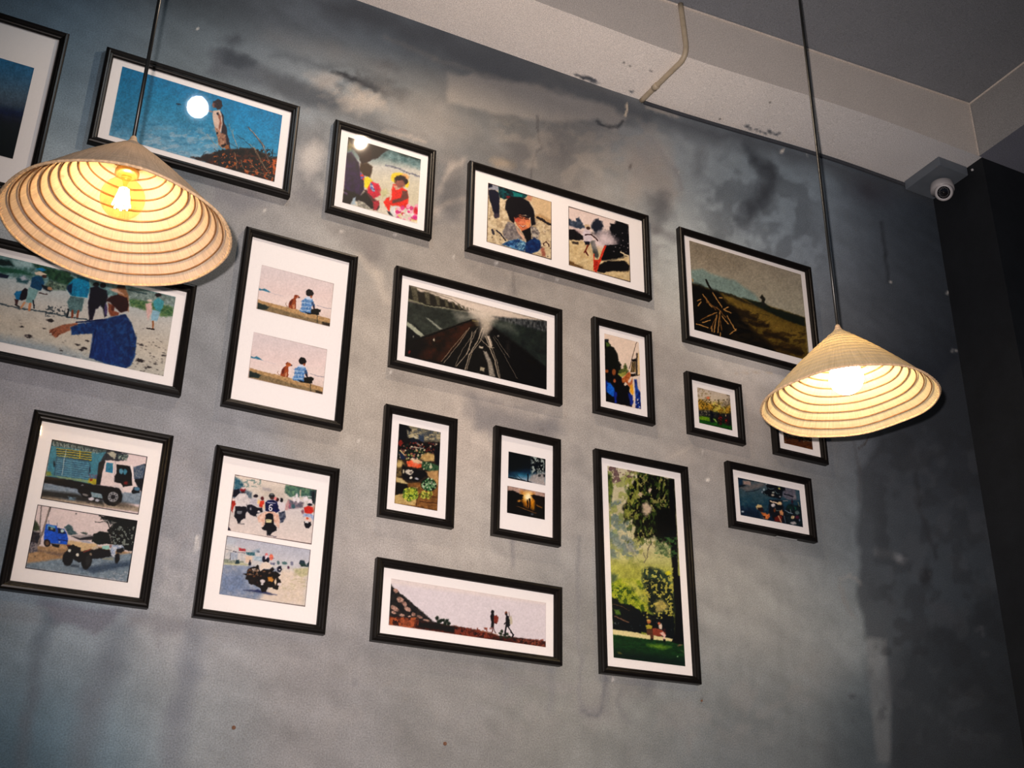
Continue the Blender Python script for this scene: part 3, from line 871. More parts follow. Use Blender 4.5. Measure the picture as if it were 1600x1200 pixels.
def hat_lamp(rim, tilt, h, label, straw, frosted, power, colour):
    base = pt(*rim)
    root = thing('pendant_lamp', label, 'lamp', base, 'conical hat pendant lamps')
    rotm = Vector((0, 0, 1)).rotation_difference(Vector((tilt[0], tilt[1], 1)).normalized())
    # shade
    bm = bmesh.new()
    seg = 160
    prof = []
    for i in range(49):
        t = i / 48
        r = RIM * (1 - t)
        z = h * (t + .035 * math.sin(math.pi * t)) + .0010 * math.cos(t * 14 * 2 * math.pi)
        prof.append((max(r, .004), z))
    add_lathe(bm, prof, seg)
    for v in bm.verts:                     # slightly hand-made rim
        a = math.atan2(v.co.y, v.co.x); k = math.hypot(v.co.x, v.co.y) / RIM
        v.co.z += k * k * (.0022 * math.sin(3 * a + 1) + .0012 * math.sin(7 * a))
    shade = from_bm('shade', bm, straw, root, True)
    shade.rotation_mode = 'QUATERNION'
    shade.rotation_quaternion = rotm
    # hoops inside
    for k in range(1, 14):
        t = k / 14
        bm = bmesh.new()
        rr = RIM * (1 - t)
        add_torus(bm, rr - .0014, .0017, h * (t + .035 * math.sin(math.pi * t)) - .0016, 96, 6)
        for v in bm.verts:
            a = math.atan2(v.co.y, v.co.x); q = math.hypot(v.co.x, v.co.y) / RIM
            v.co.z += q * q * (.0022 * math.sin(3 * a + 1) + .0012 * math.sin(7 * a)) + .0006 * math.sin(5 * a + k)
        from_bm('hoop', bm, M_HOOP, shade, True)
    bm = bmesh.new()
    add_torus(bm, RIM, .0026, .0, 160, 8)
    for v in bm.verts:
        a = math.atan2(v.co.y, v.co.x)
        v.co.z += (.0022 * math.sin(3 * a + 1) + .0012 * math.sin(7 * a))
    from_bm('rim_binding', bm, M_THREAD, shade, True)
    bm = bmesh.new()                        # stitches over the binding
    for k in range(110):
        a = 2 * math.pi * k / 110
        c = Vector((RIM * math.cos(a), RIM * math.sin(a), .0022 * math.sin(3 * a + 1) + .0012 * math.sin(7 * a)))
        d = Vector((math.cos(a), math.sin(a), 0))
        add_tube(bm, [c - d * .0055 + Vector((0, 0, .0032)), c - d * .001 - Vector((0, 0, .003)), c + d * .0031, c - d * .004 + Vector((0, 0, .0062))], .0005, 4)
    st = from_bm('stitching', bm, M_THREAD, shade)
    bm = bmesh.new()
    add_lathe(bm, [(0, h + .0085), (.003, h + .008), (.0058, h + .004), (.0072, h - .002), (.0105, h - .008), (.0108, h - .0105), (.004, h - .006)], 24)
    from_bm('tip', bm, M_THREAD, shade, True)
    # cord to the ceiling
    ax = rotm @ Vector((0, 0, h))
    top = float(zt(rim[0])) * S + CZ - base.z
    bm = bmesh.new()
    add_tube(bm, [ax + (Vector((ax.x, ax.y, top)) - ax) * t for t in (0.0, .25, .5, .75, 1)], .0037, 12)
    from_bm('cord', bm, M_CORD, root, True)
    # ceiling rose
    bm = bmesh.new()
    add_lathe(bm, [(0, top - .03), (.02, top - .03), (.045, top - .012), (.048, top), (0, top)], 32)
    for v in bm.verts:
        v.co.x += ax.x; v.co.y += ax.y
    from_bm('ceiling_rose', bm, M_CORD, root, True)
    # socket and bulb hang plumb under the hat
    bz = .0635
    rb = .0395
    bm = bmesh.new()
    add_lathe(bm, [(0, bz + .098), (.010, bz + .098), (.013, bz + .090), (.0185, bz + .086), (.0195, bz + .060), (.0215, bz + .058), (.0215, bz + .052), (.0175, bz + .050), (0, bz + .050)], 32)
    sock = from_bm('socket', bm, M_BRASS, root, True)
    bm = bmesh.new()
    add_tube(bm, [Vector((0, 0, bz + .096)), Vector((ax.x * .6, ax.y * .6, h * .8)), ax], .0035, 8)
    from_bm('socket_lead', bm, M_CORD, sock, True)
    bm = bmesh.new()
    prof = [(0, bz - rb)]
    for i in range(1, 26):
        a = -math.pi / 2 + math.pi * i / 32
        prof.append((rb * math.cos(a), bz + rb * math.sin(a)))
    prof += [(.020, bz + .038), (.0165, bz + .044), (.0155, bz + .052)]
    add_lathe(bm, prof, 48)
    bulb = from_bm('bulb', bm, M_FROST if frosted else M_BULB, root, True)
    if not frosted:
        bm = bmesh.new()
        for k in range(8):
            a = math.pi * k / 4 + .3
            add_tube(bm, [Vector((.0075 * math.cos(a), .0075 * math.sin(a), bz + .019)), Vector((.0150 * math.cos(a + .35), .0150 * math.sin(a + .35), bz - .017))], .0016, 8)
        from_bm('filament', bm, M_FIL, bulb, True)
        bm = bmesh.new()
        add_lathe(bm, [(0, bz + .022), (.0030, bz + .022), (.0045, bz + .034), (.010, bz + .046), (0, bz + .046)], 20)
        from_bm('filament_stem', bm, M_BULB, bulb, True)
        l = light('bulb_glow', 'POINT', (0, 0, bz), power, colour, .013)
        l.parent = root
    return root


hat_lamp((.0695, .7677, .466), (0, 0), .1945,
         'left pendant lamp, conical palm-leaf hat shade with glowing filament globe bulb', M_STRAW_L, False, 1.05, (1.0, .74, .48))
hat_lamp((.7100, .7518, .4674), (-.0382, .0022), .1955,
         'right pendant lamp, yellow-lit conical hat shade with bright white bulb', M_STRAW_R, True, 0, None)

# ------------------------------------------------------------------ security camera in the corner
root = thing('security_camera', 'small turret security camera on a grey box in the ceiling corner', 'security camera', pt(1.1, .985, .985))
bm = bmesh.new()
zb = .9895 * S
add_box(bm, 1.0892 * S, 1.1400 * S, .9335 * S, .998 * S, zb - .036, zb - .001, .002)
for v in bm.verts:
    v.co -= Vector((1.1 * S, .985 * S, .985 * S))
box_ = from_bm('mount_box', bm, M_CAMBOX, root)
cen = Vector((1.1190 * S, .9600 * S, zb - .080)) - Vector((1.1 * S, .985 * S, .985 * S))
aim = (Vector((0, 0, CZ)) - pt(1.119, .960, .957)).normalized()
aim = (aim + Vector((-.05, 0, -.16))).normalized()
q = Vector((0, 0, 1)).rotation_difference(aim)


def turned(bm):
    for v in bm.verts:
        v.co = q @ (v.co * .88) + cen


bm = bmesh.new()
add_lathe(bm, [(0, .052), (.040, .052), (.044, .046), (.046, .02), (.046, .0), (0, 0)], 40)
for v in bm.verts:
    v.co = Vector((v.co.x * .86, v.co.y * .86, v.co.z * .6)) + Vector((cen.x, cen.y + .005, cen.z + .006))
from_bm('base_ring', bm, M_CAMWH, root, True)
bm = bmesh.new()
add_lathe(bm, [(0, -.034), (.018, -.031), (.030, -.02), (.0355, -.004), (.036, .012), (.034, .024), (.0315, .028), (.0262, .0285), (.0255, .025), (0, .025)], 48)
turned(bm)
body = from_bm('camera_body', bm, M_CAMWH, root, True)
bm = bmesh.new()
add_torus(bm, .0262, .0022, .0285, 48, 8)
turned(bm)
from_bm('face_ring', bm, M_LED, body, True)
bm = bmesh.new()
add_lathe(bm, [(0, .0268), (.0245, .0268), (.0248, .0255)], 40)
turned(bm)
from_bm('front_glass', bm, M_LENS, body, True)
bm = bmesh.new()
for k in range(24):
    a = 2 * math.pi * k / 24
    r_ = .019 if k % 2 else .0165
    bmesh.ops.create_uvsphere(bm, u_segments=8, v_segments=6, radius=.0009, matrix=Matrix.Translation((r_ * math.cos(a), r_ * math.sin(a), .0270)))
turned(bm)
from_bm('infrared_ring', bm, M_LED, body, True)
bm = bmesh.new()
add_lathe(bm, [(0, .0305), (.004, .0300), (.0062, .0285), (.0066, .0268)], 24)
turned(bm)
from_bm('lens', bm, M_LENS, body, True)
bm = bmesh.new()
add_lathe(bm, [(0, -.006), (.004, -.006), (.0045, 0), (.0, .001)], 12)
o = from_bm('screw', bm, M_LED, root, True)
o.location = pt(1.1305, .918, .972) - pt(1.1, .985, .985)


# ------------------------------------------------------------------ picture frames
DEP = .022
PROF = [(0, .0005), (0, .0165), (.0012, .0190), (.0040, .0212), (.0075, .0220), (.0105, .0212), (.0122, .0192), (.0128, .0178),
        (.0142, .0176), (.0165, .0168), (.0185, .0150), (.0198, .0125), (.0202, .0105), (.0202, .0045), (.0202, .0005)]


def sweep_rect(bm, w, h, prof):
    """mitred moulding; profile (inset, height off the wall)"""
    rows = []
    for i, d in prof:
        x, z = w / 2 - i, h / 2 - i
        rows.append([bm.verts.new((a * x, -d, b * z)) for a, b in ((-1, 1), (1, 1), (1, -1), (-1, -1))])
    n = len(rows)
    for r in range(n):
        a, b = rows[r], rows[(r + 1) % n]
        for k in range(4):
            bm.faces.new((a[k], a[(k + 1) % 4], b[(k + 1) % 4], b[k]))


PRINTS = {}
DRAW = {}


def make_frame(key, u0, v0, u1, v1, tilt, label, prints):
    """u,v: outer contour as seen on the wall plane; prints: list of (crop origin x, y, scale, four corners TL TR BR BL)"""
    d = DEP / S
    u1 = u1 * (1 - d * .9) if u1 > 0 else u1
    v1 = v1 * (1 - d * .9)
    if u0 < 0:
        u0 = u0 * (1 - d * .9)
    w, h = (u1 - u0) * S, (v1 - v0) * S
    root = thing('picture_frame', label, 'picture', pt((u0 + u1) / 2, 1, (v0 + v1) / 2) - Vector((0, .0005, 0)), 'framed photographs on the wall')
    t = math.radians(tilt)
    root.rotation_euler = (0, -t, 0)
    bm = bmesh.new()
    sweep_rect(bm, w, h, PROF)
    from_bm('moulding', bm, M_FRAME, root)
    bm = bmesh.new()
    add_box(bm, -w / 2 + .0195, w / 2 - .0195, -.0085, -.004, -h / 2 + .0195, h / 2 - .0195)
    mat = from_bm('mat_board', bm, M_MAT, root)
    bm = bmesh.new()
    add_box(bm, -w / 2 + .0195, w / 2 - .0195, -.0130, -.0112, -h / 2 + .0195, h / 2 - .0195)
    g = from_bm('glass', bm, M_GLASS, root)
    c, s = math.cos(t), math.sin(t)
    ox, oz = root.location.x, root.location.z
    yy = S - .0005 - .0092
    for n, (cx, cy, sc, cor) in enumerate(prints):
        q = []
        for (px, py) in cor:
            fx, fy = cx + px / sc, cy + py / sc
            dv = np.array([(fx - 800) / FPX, 1, -(fy - 600) / FPX]) @ R.T
            dv = dv / dv[1] * yy
            X, Z = dv[0] - ox, dv[2] + CZ - oz
            q.append((X * c + Z * s, -X * s + Z * c))
        x0 = (q[0][0] + q[3][0]) / 2; x1 = (q[1][0] + q[2][0]) / 2
        z1 = (q[0][1] + q[1][1]) / 2; z0 = (q[2][1] + q[3][1]) / 2
        x0 = max(x0, -w / 2 + .022); x1 = min(x1, w / 2 - .022)
        st = .00092
        uu = np.linspace(x0, x1, max(8, int((x1 - x0) / st)))
        vv = np.linspace(z0, z1, max(8, int((z1 - z0) / st)))
        me, co = grid_mesh('photo_print', uu, vv, lambda U, V: np.stack([U, np.full_like(U, -.0092), V], 1))
        wc = np.stack([ox + co[:, 0] * c - co[:, 2] * s, np.full(len(co), yy), oz + co[:, 0] * s + co[:, 2] * c], 1)
        fx, fy = to_frame(wc)
        wob = .85                              # soft, photographic edges rather than ruled ones
        P = Paint(fx + (fbm(fx / 3.2, fy / 3.2, 90, 3) - .5) * 2 * wob, fy + (fbm(fx / 3.2 + 40, fy / 3.2, 91, 3) - .5) * 2 * wob, (128, 128, 128))
        P.gx, P.gy = fx, fy
        P.cor = [(cx + a_ / sc, cy + b_ / sc) for a_, b_ in cor]
        fn = DRAW.get(key + str(n + 1) if len(prints) > 1 else key)
        if fn:
            fn(P)
        lum = P.c.mean(1, keepdims=True)          # grain and small tonal play of a print, deeper blacks
        g = (fbm(fx / 2.0, fy / 2.0, 95, 3) - .5)[:, None] * .55 + (fbm(fx / 9, fy / 9, 96, 3) - .5)[:, None] * .3
        P.c = P.c * (1 + g * np.clip(1.25 - lum / 190, .06, .62))
        P.c = np.where(P.c < 70, P.c * (.62 + .38 * P.c / 70), P.c)
        P.c = 255 * (np.clip(P.c, 0, 255) / 255) ** 1.14
        P.c = P.c * np.array((.95, .965, .97))
        set_ink(me, P.c, 'ink')
        link('photo_print', me, root, (M_INK,))
    return root


# ------------------------------------------------------------------ what each framed print shows
def draw(*keys):
    def deco(f):
        for k in keys:
            DRAW[k] = f
        return f
    return deco


def xf(pts, dx, dy, kx=1.0, ky=None):
    ky = kx if ky is None else ky
    return [(x * kx + dx, y * ky + dy) for x, y in pts]


@draw('A')
def _(p):
    p.view(0, 0, 4)
    p.grad((150, 330), (50, 960), [(0, (40, 104, 146)), (.22, (62, 108, 142)), (.42, (82, 104, 122)), (.52, (70, 84, 100)), (.6, (32, 44, 72)), (.66, (34, 40, 56)), (.72, (30, 38, 44)), (.84, (20, 32, 36)), (1, (6, 18, 24))])
    p.line([(-100, 690), (150, 760)], (58, 62, 70), 8, 14, .5)


@draw('B')
def _(p):
    p.view(150, 50, 4.446)
    p.grad((760, 330), (560, 900), [(0, (14, 118, 166)), (.25, (22, 126, 170)), (.55, (60, 142, 178)), (.8, (104, 160, 188)), (1, (140, 178, 198))])
    p.poly([(100, 200), (360, 280), (300, 740), (80, 720)], (20, 100, 140), 90, .45)
    p.poly([(900, 440), (1300, 560), (1260, 860), (960, 720)], (20, 140, 190), 80, .45)
    p.blot(300, 640, 900, 900, (168, 182, 194), 60, .55, .12, .55, 3, .4, 50)
    p.blot(90, 600, 900, 900, (30, 110, 150), 50, .62, .12, .3, 6, .4, 40)
    p.ell(572, 500, 14, 6, (30, 60, 80), 12)
    p.line([(560, 498), (590, 506)], (30, 56, 76), 4)
    p.view(290, 140, 8)                                   # child on the mound
    p.poly([(345, 150), (400, 118), (450, 140), (460, 200), (440, 240), (400, 250), (372, 220), (345, 200)], (52, 34, 36), 6)
    p.poly([(340, 165), (372, 175), (375, 225), (350, 232), (330, 200)], (132, 84, 70), 7, .9)
    p.poly([(358, 180), (385, 190), (382, 220), (360, 224)], (60, 30, 28), 6)
    p.poly([(345, 262), (430, 256), (450, 300), (470, 360), (480, 430), (452, 520), (400, 560), (372, 500), (340, 380), (336, 320)], (214, 188, 172), 7)
    p.poly([(440, 270), (470, 320), (482, 420), (515, 480), (520, 560), (545, 640), (560, 740), (520, 750), (490, 680), (470, 600), (440, 560), (462, 440), (458, 350)], (48, 34, 44), 6)
    p.poly([(384, 290), (410, 284), (440, 330), (448, 440), (424, 520), (410, 470), (425, 400), (408, 330)], (150, 96, 76), 6)
    p.poly([(385, 288), (412, 284), (410, 325), (392, 315)], (40, 34, 46), 5)
    p.poly([(366, 470), (400, 490), (440, 540), (500, 560), (510, 660), (520, 720), (470, 740), (410, 690), (398, 600), (380, 540)], ((190, 150, 122), (130, 84, 66), 26), 7)
    p.ell(395, 545, 12, 16, (34, 30, 38)); p.poly([(450, 690), (500, 676), (510, 700), (480, 720), (440, 722)], (30, 22, 26))
    p.poly([(490, 700), (540, 690), (550, 745), (500, 750)], (150, 92, 50))
    p.line([(338, 280), (300, 270), (290, 262)], (150, 120, 110), 14)
    p.poly([(60, 850), (130, 840), (180, 850), (240, 810), (330, 800), (380, 770), (470, 750), (560, 745), (640, 740), (740, 730), (850, 728), (940, 780), (1010, 800), (1080, 850), (1150, 840), (1140, 1200), (1060, 1170), (700, 1050), (400, 960)],
           ((20, 22, 26), (84, 40, 20), 60, 1, 1.4), 10, jit=14, js=30)
    p.blot(330, 780, 660, 1010, (186, 102, 44), 22, .56, .08, .9, 7, 1, 30)
    p.blot(660, 860, 1160, 1180, (168, 82, 38), 30, .55, .08, .9, 17, 1, 20)
    p.blot(1020, 860, 1160, 1060, (196, 96, 48), 22, .46, .08, .9, 27, 1, 20)
    p.blot(380, 740, 1100, 1120, (10, 12, 14), 26, .52, .06, .85, 37, 1, 20)
    for q in ([(780, 470), (850, 545), (905, 620), (960, 690), (1000, 780), (1040, 890)], [(860, 560), (930, 640), (990, 720)]):
        p.line(q, (96, 84, 84), 14, 8, .9, jit=6, js=20)
    p.line([(800, 490), (870, 560), (940, 650), (1000, 760)], (200, 186, 178), 6, 6, .8, jit=5)
    for q in ([(800, 680), (870, 740), (930, 860), (1000, 980), (1050, 1060)], [(850, 730), (940, 900), (1020, 1010)], [(690, 880), (720, 980), (760, 1020), (900, 1030), (1030, 1070), (1110, 1110)],
              [(540, 430), (580, 540), (620, 640), (650, 720)], [(590, 500), (600, 600), (640, 690)], [(270, 560), (330, 640), (400, 730)], [(800, 850), (830, 950), (900, 1010)], [(380, 640), (430, 700), (470, 740)], [(610, 780), (640, 900), (640, 1000)]):
        p.line(q, (190, 156, 122), 5, 5, .75, jit=5, js=16)
    for q in ([(700, 600), (800, 690), (820, 720)], [(930, 620), (960, 720), (940, 760)], [(1020, 730), (1080, 790), (1140, 810)], [(200, 880), (230, 790), (260, 770)], [(360, 740), (400, 780)], [(560, 680), (640, 720), (660, 760)], [(640, 560), (700, 620)]):
        p.line(q, (30, 40, 48), 6, 5, .8, jit=5, js=16)


@draw('C')
def _(p):
    p.view(500, 170, 5.455)
    p.c[:] = (206, 200, 186)
    p.grad((560, 330), (500, 900), [(0, (40, 66, 66)), (.16, (120, 140, 140)), (.3, (200, 196, 188)), (.5, (208, 200, 180)), (.75, (206, 196, 172)), (1, (214, 204, 190))])
    p.poly([(440, 300), (640, 360), (870, 430), (870, 520), (740, 470), (620, 440), (520, 400)], ((54, 92, 96), (130, 156, 158), 40), 18, .85, jit=10)
    p.poly([(560, 320), (860, 420), (860, 445), (700, 400)], (26, 46, 46), 10, .8, jit=8)
    p.line([(560, 480), (650, 500), (740, 540), (850, 580)], (110, 112, 128), 14, 10, .8, jit=8, js=14)
    p.poly([(240, 240), (600, 335), (520, 390), (498, 420), (450, 430), (410, 450), (360, 470), (330, 400), (280, 340), (236, 330)], (28, 14, 22), 8, jit=6)
    p.poly([(240, 260), (300, 320), (260, 350), (236, 360)], (150, 140, 96), 12, .8, jit=10, js=16)
    p.poly([(330, 300), (370, 300), (440, 350), (440, 420), (400, 460), (350, 470)], (48, 26, 28), 10)
    p.poly([(345, 470), (400, 460), (450, 495), (440, 550), (425, 585), (370, 570), (335, 520)], (62, 44, 28), 7)
    p.poly([(225, 380), (270, 370), (330, 460), (345, 540), (375, 600), (375, 690), (345, 740), (330, 770), (260, 730), (205, 700), (215, 520)], ((58, 30, 78), (34, 20, 50), 40), 7)
    p.poly([(205, 690), (300, 720), (345, 740), (390, 700), (440, 770), (510, 830), (490, 865), (430, 850), (370, 800), (330, 780), (330, 800), (280, 770), (262, 815), (190, 800)], (14, 10, 20), 8, jit=5)
    p.ell(220, 720, 22, 10, (130, 100, 140), 30, a=.6, jit=6)
    p.poly([(280, 760), (305, 750), (300, 800), (310, 820), (265, 815)], (160, 176, 186), 7)
    p.poly([(320, 780), (380, 800), (430, 850), (420, 870), (320, 830)], ((190, 186, 170), (120, 116, 108), 20), 8)
    p.poly([(375, 690), (400, 690), (480, 780), (500, 800), (490, 850), (460, 860), (450, 800)], (90, 46, 50), 7)
    p.poly([(450, 790), (500, 780), (505, 820), (480, 865), (455, 860)], (170, 40, 60), 7, jit=5)
    p.poly([(340, 540), (380, 575), (378, 610), (345, 600)], ((210, 60, 60), (80, 90, 180), 10, 1, 4), 5)
    p.poly([(378, 590), (410, 580), (450, 610), (440, 640), (410, 690), (378, 660)], (226, 204, 30), 6, jit=5)
    p.poly([(440, 620), (500, 640), (518, 690), (512, 740), (460, 762), (410, 720), (405, 680)], (206, 30, 66), 6, jit=5)
    p.poly([(430, 620), (450, 650), (470, 700), (455, 710), (425, 670)], ((50, 60, 140), (190, 200, 200), 12), 5)
    p.poly([(500, 700), (560, 680), (590, 720), (530, 760)], (190, 188, 130), 14, .6)
    p.ell(668, 590, 62, 48, (236, 208, 60), 10, 8, jit=8, js=16)       # yellow hat
    p.ell(740, 640, 20, 30, (236, 208, 60), 0, 6); p.ell(622, 590, 14, 30, (232, 204, 56), 0, 6)
    p.ell(726, 580, 34, 24, (222, 170, 110), 20, 8)
    p.ell(690, 610, 56, 40, (40, 22, 28), 15, 7, jit=5)
    p.ell(682, 640, 42, 36, (150, 92, 80), 10, 8)
    p.ell(668, 600, 20, 10, (46, 28, 30), 0); p.ell(735, 620, 14, 20, (30, 20, 26))
    p.poly([(625, 640), (650, 650), (665, 690), (700, 670), (745, 700), (755, 760), (745, 840), (700, 845), (600, 820), (590, 880), (570, 850), (540, 790), (570, 760), (605, 750), (612, 690)], (222, 44, 28), 6, jit=3)
    p.poly([(620, 650), (655, 655), (668, 690), (645, 690)], (206, 160, 140), 6)
    p.poly([(600, 700), (612, 700), (610, 770), (590, 790)], (220, 180, 160), 5)
    p.poly([(700, 700), (745, 700), (752, 760), (690, 790), (620, 805), (615, 780), (690, 760)], (112, 64, 58), 6)
    p.poly([(570, 870), (600, 880), (625, 920), (590, 905)], (30, 36, 50), 6)
    p.ell(650, 870, 46, 46, (214, 214, 214), 0, 8); p.ell(655, 870, 26, 26, (236, 226, 220), 0, 8)
    p.dots(46, (640, 830, 835, 970), [(232, 220, 216), (216, 60, 130), (220, 200, 130), (240, 170, 190), (200, 30, 70)], (8, 20), 5)
    p.ell(815, 870, 18, 30, (206, 40, 60), 0, 7); p.ell(810, 925, 22, 20, (220, 60, 140), 0, 7)
    p.poly([(620, 920), (830, 960), (830, 990), (560, 920)], (234, 222, 212), 10, .8, jit=8)
    p.ell(336, 292, 18, 30, (250, 214, 176), 0, 12, .6)  # ceiling bulb's reflection in the glass, painted onto the print


@draw('D1')
def _(p):
    p.view(760, 280, 6.667)
    p.c[:] = (206, 186, 152)
    p.blot(0, 0, 700, 860, (168, 146, 118), 40, .5, .14, .6, 3)
    p.blot(0, 0, 700, 860, (226, 208, 178), 30, .55, .1, .7, 9)
    p.poly([(430, 130), (680, 220), (680, 440), (520, 380), (480, 260)], (212, 184, 146), 14)
    p.poly([(500, 380), (560, 360), (680, 430), (680, 470), (560, 430), (520, 420)], (186, 152, 110), 10)
    p.line([(530, 400), (580, 420), (640, 460), (680, 480)], (44, 36, 36), 22, 8, 1, jit=5)
    p.poly([(18, 40), (130, 70), (134, 110), (110, 120), (18, 100)], (158, 158, 168), 7)
    p.poly([(10, 30), (60, 50), (60, 80), (18, 90)], (20, 24, 48), 7)
    p.poly([(22, 110), (90, 112), (132, 150), (138, 240), (128, 400), (90, 400), (60, 300), (30, 200)], (24, 26, 48), 6, jit=3)
    p.ell(105, 380, 30, 26, (64, 56, 66), 0, 8)
    p.poly([(126, 70), (230, 92), (400, 150), (430, 170), (400, 200), (300, 200), (180, 208), (140, 190), (124, 130)], ((10, 84, 88), (8, 26, 34), 22), 6, jit=4)
    p.poly([(270, 130), (380, 160), (370, 190), (290, 175)], (20, 128, 122), 6, jit=4)
    p.poly([(430, 160), (480, 185), (460, 230), (420, 210)], (206, 150, 120), 8, jit=6)
    p.ell(232, 190, 26, 16, (120, 40, 44), 20)
    p.poly([(210, 220), (260, 180), (360, 190), (440, 230), (490, 310), (505, 400), (512, 470), (470, 490), (460, 400), (410, 370), (360, 380), (300, 390), (285, 460), (240, 420), (225, 360), (195, 310)], (18, 14, 24), 7)
    p.poly([(285, 400), (350, 370), (420, 390), (462, 430), (455, 500), (400, 560), (370, 545), (320, 480)], (206, 122, 84), 7)
    p.ell(320, 420, 30, 26, (186, 76, 62), 0, 12, .8); p.ell(430, 470, 22, 30, (232, 160, 100), 0, 12, .8)
    p.line([(340, 400), (380, 405)], (50, 24, 22), 9); p.line([(400, 410), (440, 420)], (50, 24, 22), 9)
    p.poly([(350, 440), (380, 440), (375, 465), (350, 462)], (226, 140, 100), 6)
    p.line([(345, 478), (380, 492), (418, 482)], (230, 200, 180), 9); p.line([(340, 470), (380, 500), (420, 478)], (110, 40, 40), 4)
    p.poly([(290, 380), (470, 380), (440, 410), (350, 385), (300, 410)], (18, 14, 24), 7)
    p.poly([(225, 440), (290, 460), (350, 540), (400, 600), (400, 640), (330, 620), (230, 640), (180, 600), (170, 540)], ((152, 142, 136), (108, 100, 102), 24), 7)
    p.poly([(300, 490), (400, 600), (395, 640), (330, 560)], (214, 172, 146), 7)
    p.poly([(370, 540), (460, 500), (470, 640), (420, 660), (400, 600)], (16, 12, 20), 6)
    p.poly([(460, 490), (520, 500), (555, 560), (540, 620), (480, 630), (465, 560)], ((196, 184, 168), (90, 80, 84), 16), 6, jit=5)
    p.line([(105, 535), (150, 570), (200, 640)], (40, 36, 50), 14, 7, 1)
    p.line([(60, 530), (75, 570)], (60, 56, 64), 24, 8)
    p.poly([(160, 680), (240, 640), (330, 620), (410, 660), (412, 710), (390, 760), (300, 730)], ((30, 60, 104), (90, 140, 180), 26, 1, 2.6), 7)
    p.poly([(320, 660), (400, 650), (412, 700), (380, 750), (320, 720)], ((150, 190, 206), (40, 80, 120), 10, 1, 3), 8, .8)
    p.poly([(410, 660), (500, 610), (560, 640), (570, 710), (540, 750), (470, 775), (400, 760)], ((18, 40, 80), (30, 66, 116), 20), 7)
    p.line([(600, 690), (590, 670), (620, 650), (650, 680), (650, 700)], (70, 40, 38), 10, 6)
    p.poly([(560, 700), (600, 720), (620, 810), (580, 800)], (150, 70, 56), 10, .7, jit=10)
    p.dots(26, (20, 400, 680, 830), [(90, 72, 60), (60, 46, 44)], (3, 9), 8, lambda x, y: x < 160 or x > 570, .7)
    p.border((60, 44, 40), 1)


@draw('D2')
def _(p):
    p.view(760, 280, 6.667)
    p.c[:] = (228, 208, 200)
    p.poly([(850, 620), (1000, 640), (1200, 700), (1500, 780), (1510, 1080), (850, 900)], ((222, 200, 158), (196, 170, 126), 30), 12)
    p.poly([(1100, 560), (1220, 540), (1500, 540), (1500, 800), (1280, 760)], (28, 28, 34), 20, .8, jit=14)
    p.poly([(850, 400), (890, 430), (930, 440), (930, 410), (960, 400), (985, 430), (1010, 480), (1040, 500), (980, 520), (900, 500), (850, 480)], ((46, 56, 72), (90, 100, 118), 24), 8, jit=8)
    p.ell(1155, 490, 58, 74, (38, 44, 56), 0, 10, jit=12, js=22)
    p.poly([(1290, 455), (1330, 470), (1360, 430), (1480, 470), (1490, 800), (1400, 740), (1340, 640), (1290, 560)], (16, 16, 22), 8, jit=12, js=24)
    p.poly([(850, 520), (940, 530), (1010, 590), (1010, 630), (960, 636), (850, 630)], (24, 20, 24), 7, jit=6)
    p.poly([(890, 500), (1000, 540), (1010, 570), (960, 560)], (196, 170, 168), 10, .8)
    p.poly([(890, 650), (960, 655), (960, 680), (900, 672)], (60, 50, 46), 6, jit=5)
    p.poly([(1080, 640), (1130, 640), (1170, 780), (1160, 830), (1120, 800)], (72, 74, 70), 8, jit=5)
    for x, y, r in ((1230, 620, 80), (1180, 680, 60), (1290, 650, 60), (1210, 580, 40)):
        p.ell(x, y, r, r * .7, (224, 206, 208), 0, 40, .85, jit=18, js=30)
    p.ell(1050, 490, 28, 20, (206, 180, 150), 20); p.ell(1062, 512, 22, 16, (70, 48, 42))
    p.poly([(1000, 560), (1030, 520), (1080, 540), (1090, 580), (1110, 620), (1080, 655), (1025, 650)], (214, 200, 206), 6)
    p.line([(1030, 580), (1090, 575), (1160, 640)], (60, 34, 34), 12, 6)
    p.poly([(1020, 645), (1082, 650), (1070, 690), (1030, 680)], (24, 24, 40), 6)
    p.line([(1055, 690), (1030, 750), (1020, 760)], (120, 50, 34), 17, 6); p.line([(1030, 750), (1060, 795)], (96, 40, 34), 13, 6)
    p.poly([(1240, 690), (1380, 680), (1420, 740), (1430, 820), (1200, 850), (1190, 820)], (14, 14, 18), 7, jit=5)
    p.poly([(1160, 900), (1260, 850), (1440, 850), (1490, 900), (1480, 960), (1300, 960), (1200, 975), (1150, 960)], (20, 18, 20), 8, jit=8)
    p.line([(1180, 850), (1330, 840), (1460, 800)], (120, 110, 92), 10, 7)
    p.line([(1235, 700), (1180, 850), (1140, 960)], (200, 62, 44), 24, 7)
    p.line([(1120, 780), (1120, 950)], (206, 70, 50), 12, 6)
    p.poly([(1120, 840), (1170, 840), (1160, 900), (1140, 960), (1118, 940)], ((206, 60, 40), (150, 40, 34), 12), 6)
    p.line([(1400, 760), (1480, 800), (1500, 860)], (226, 206, 170), 12, 8)
    p.dots(14, (1320, 560, 1480, 760), [(160, 150, 150)], (3, 7), 4)
    p.poly([(860, 850), (930, 880), (1010, 920), (1000, 930), (860, 890)], (110, 80, 50), 7, jit=8)
    p.border((60, 44, 40), 1)


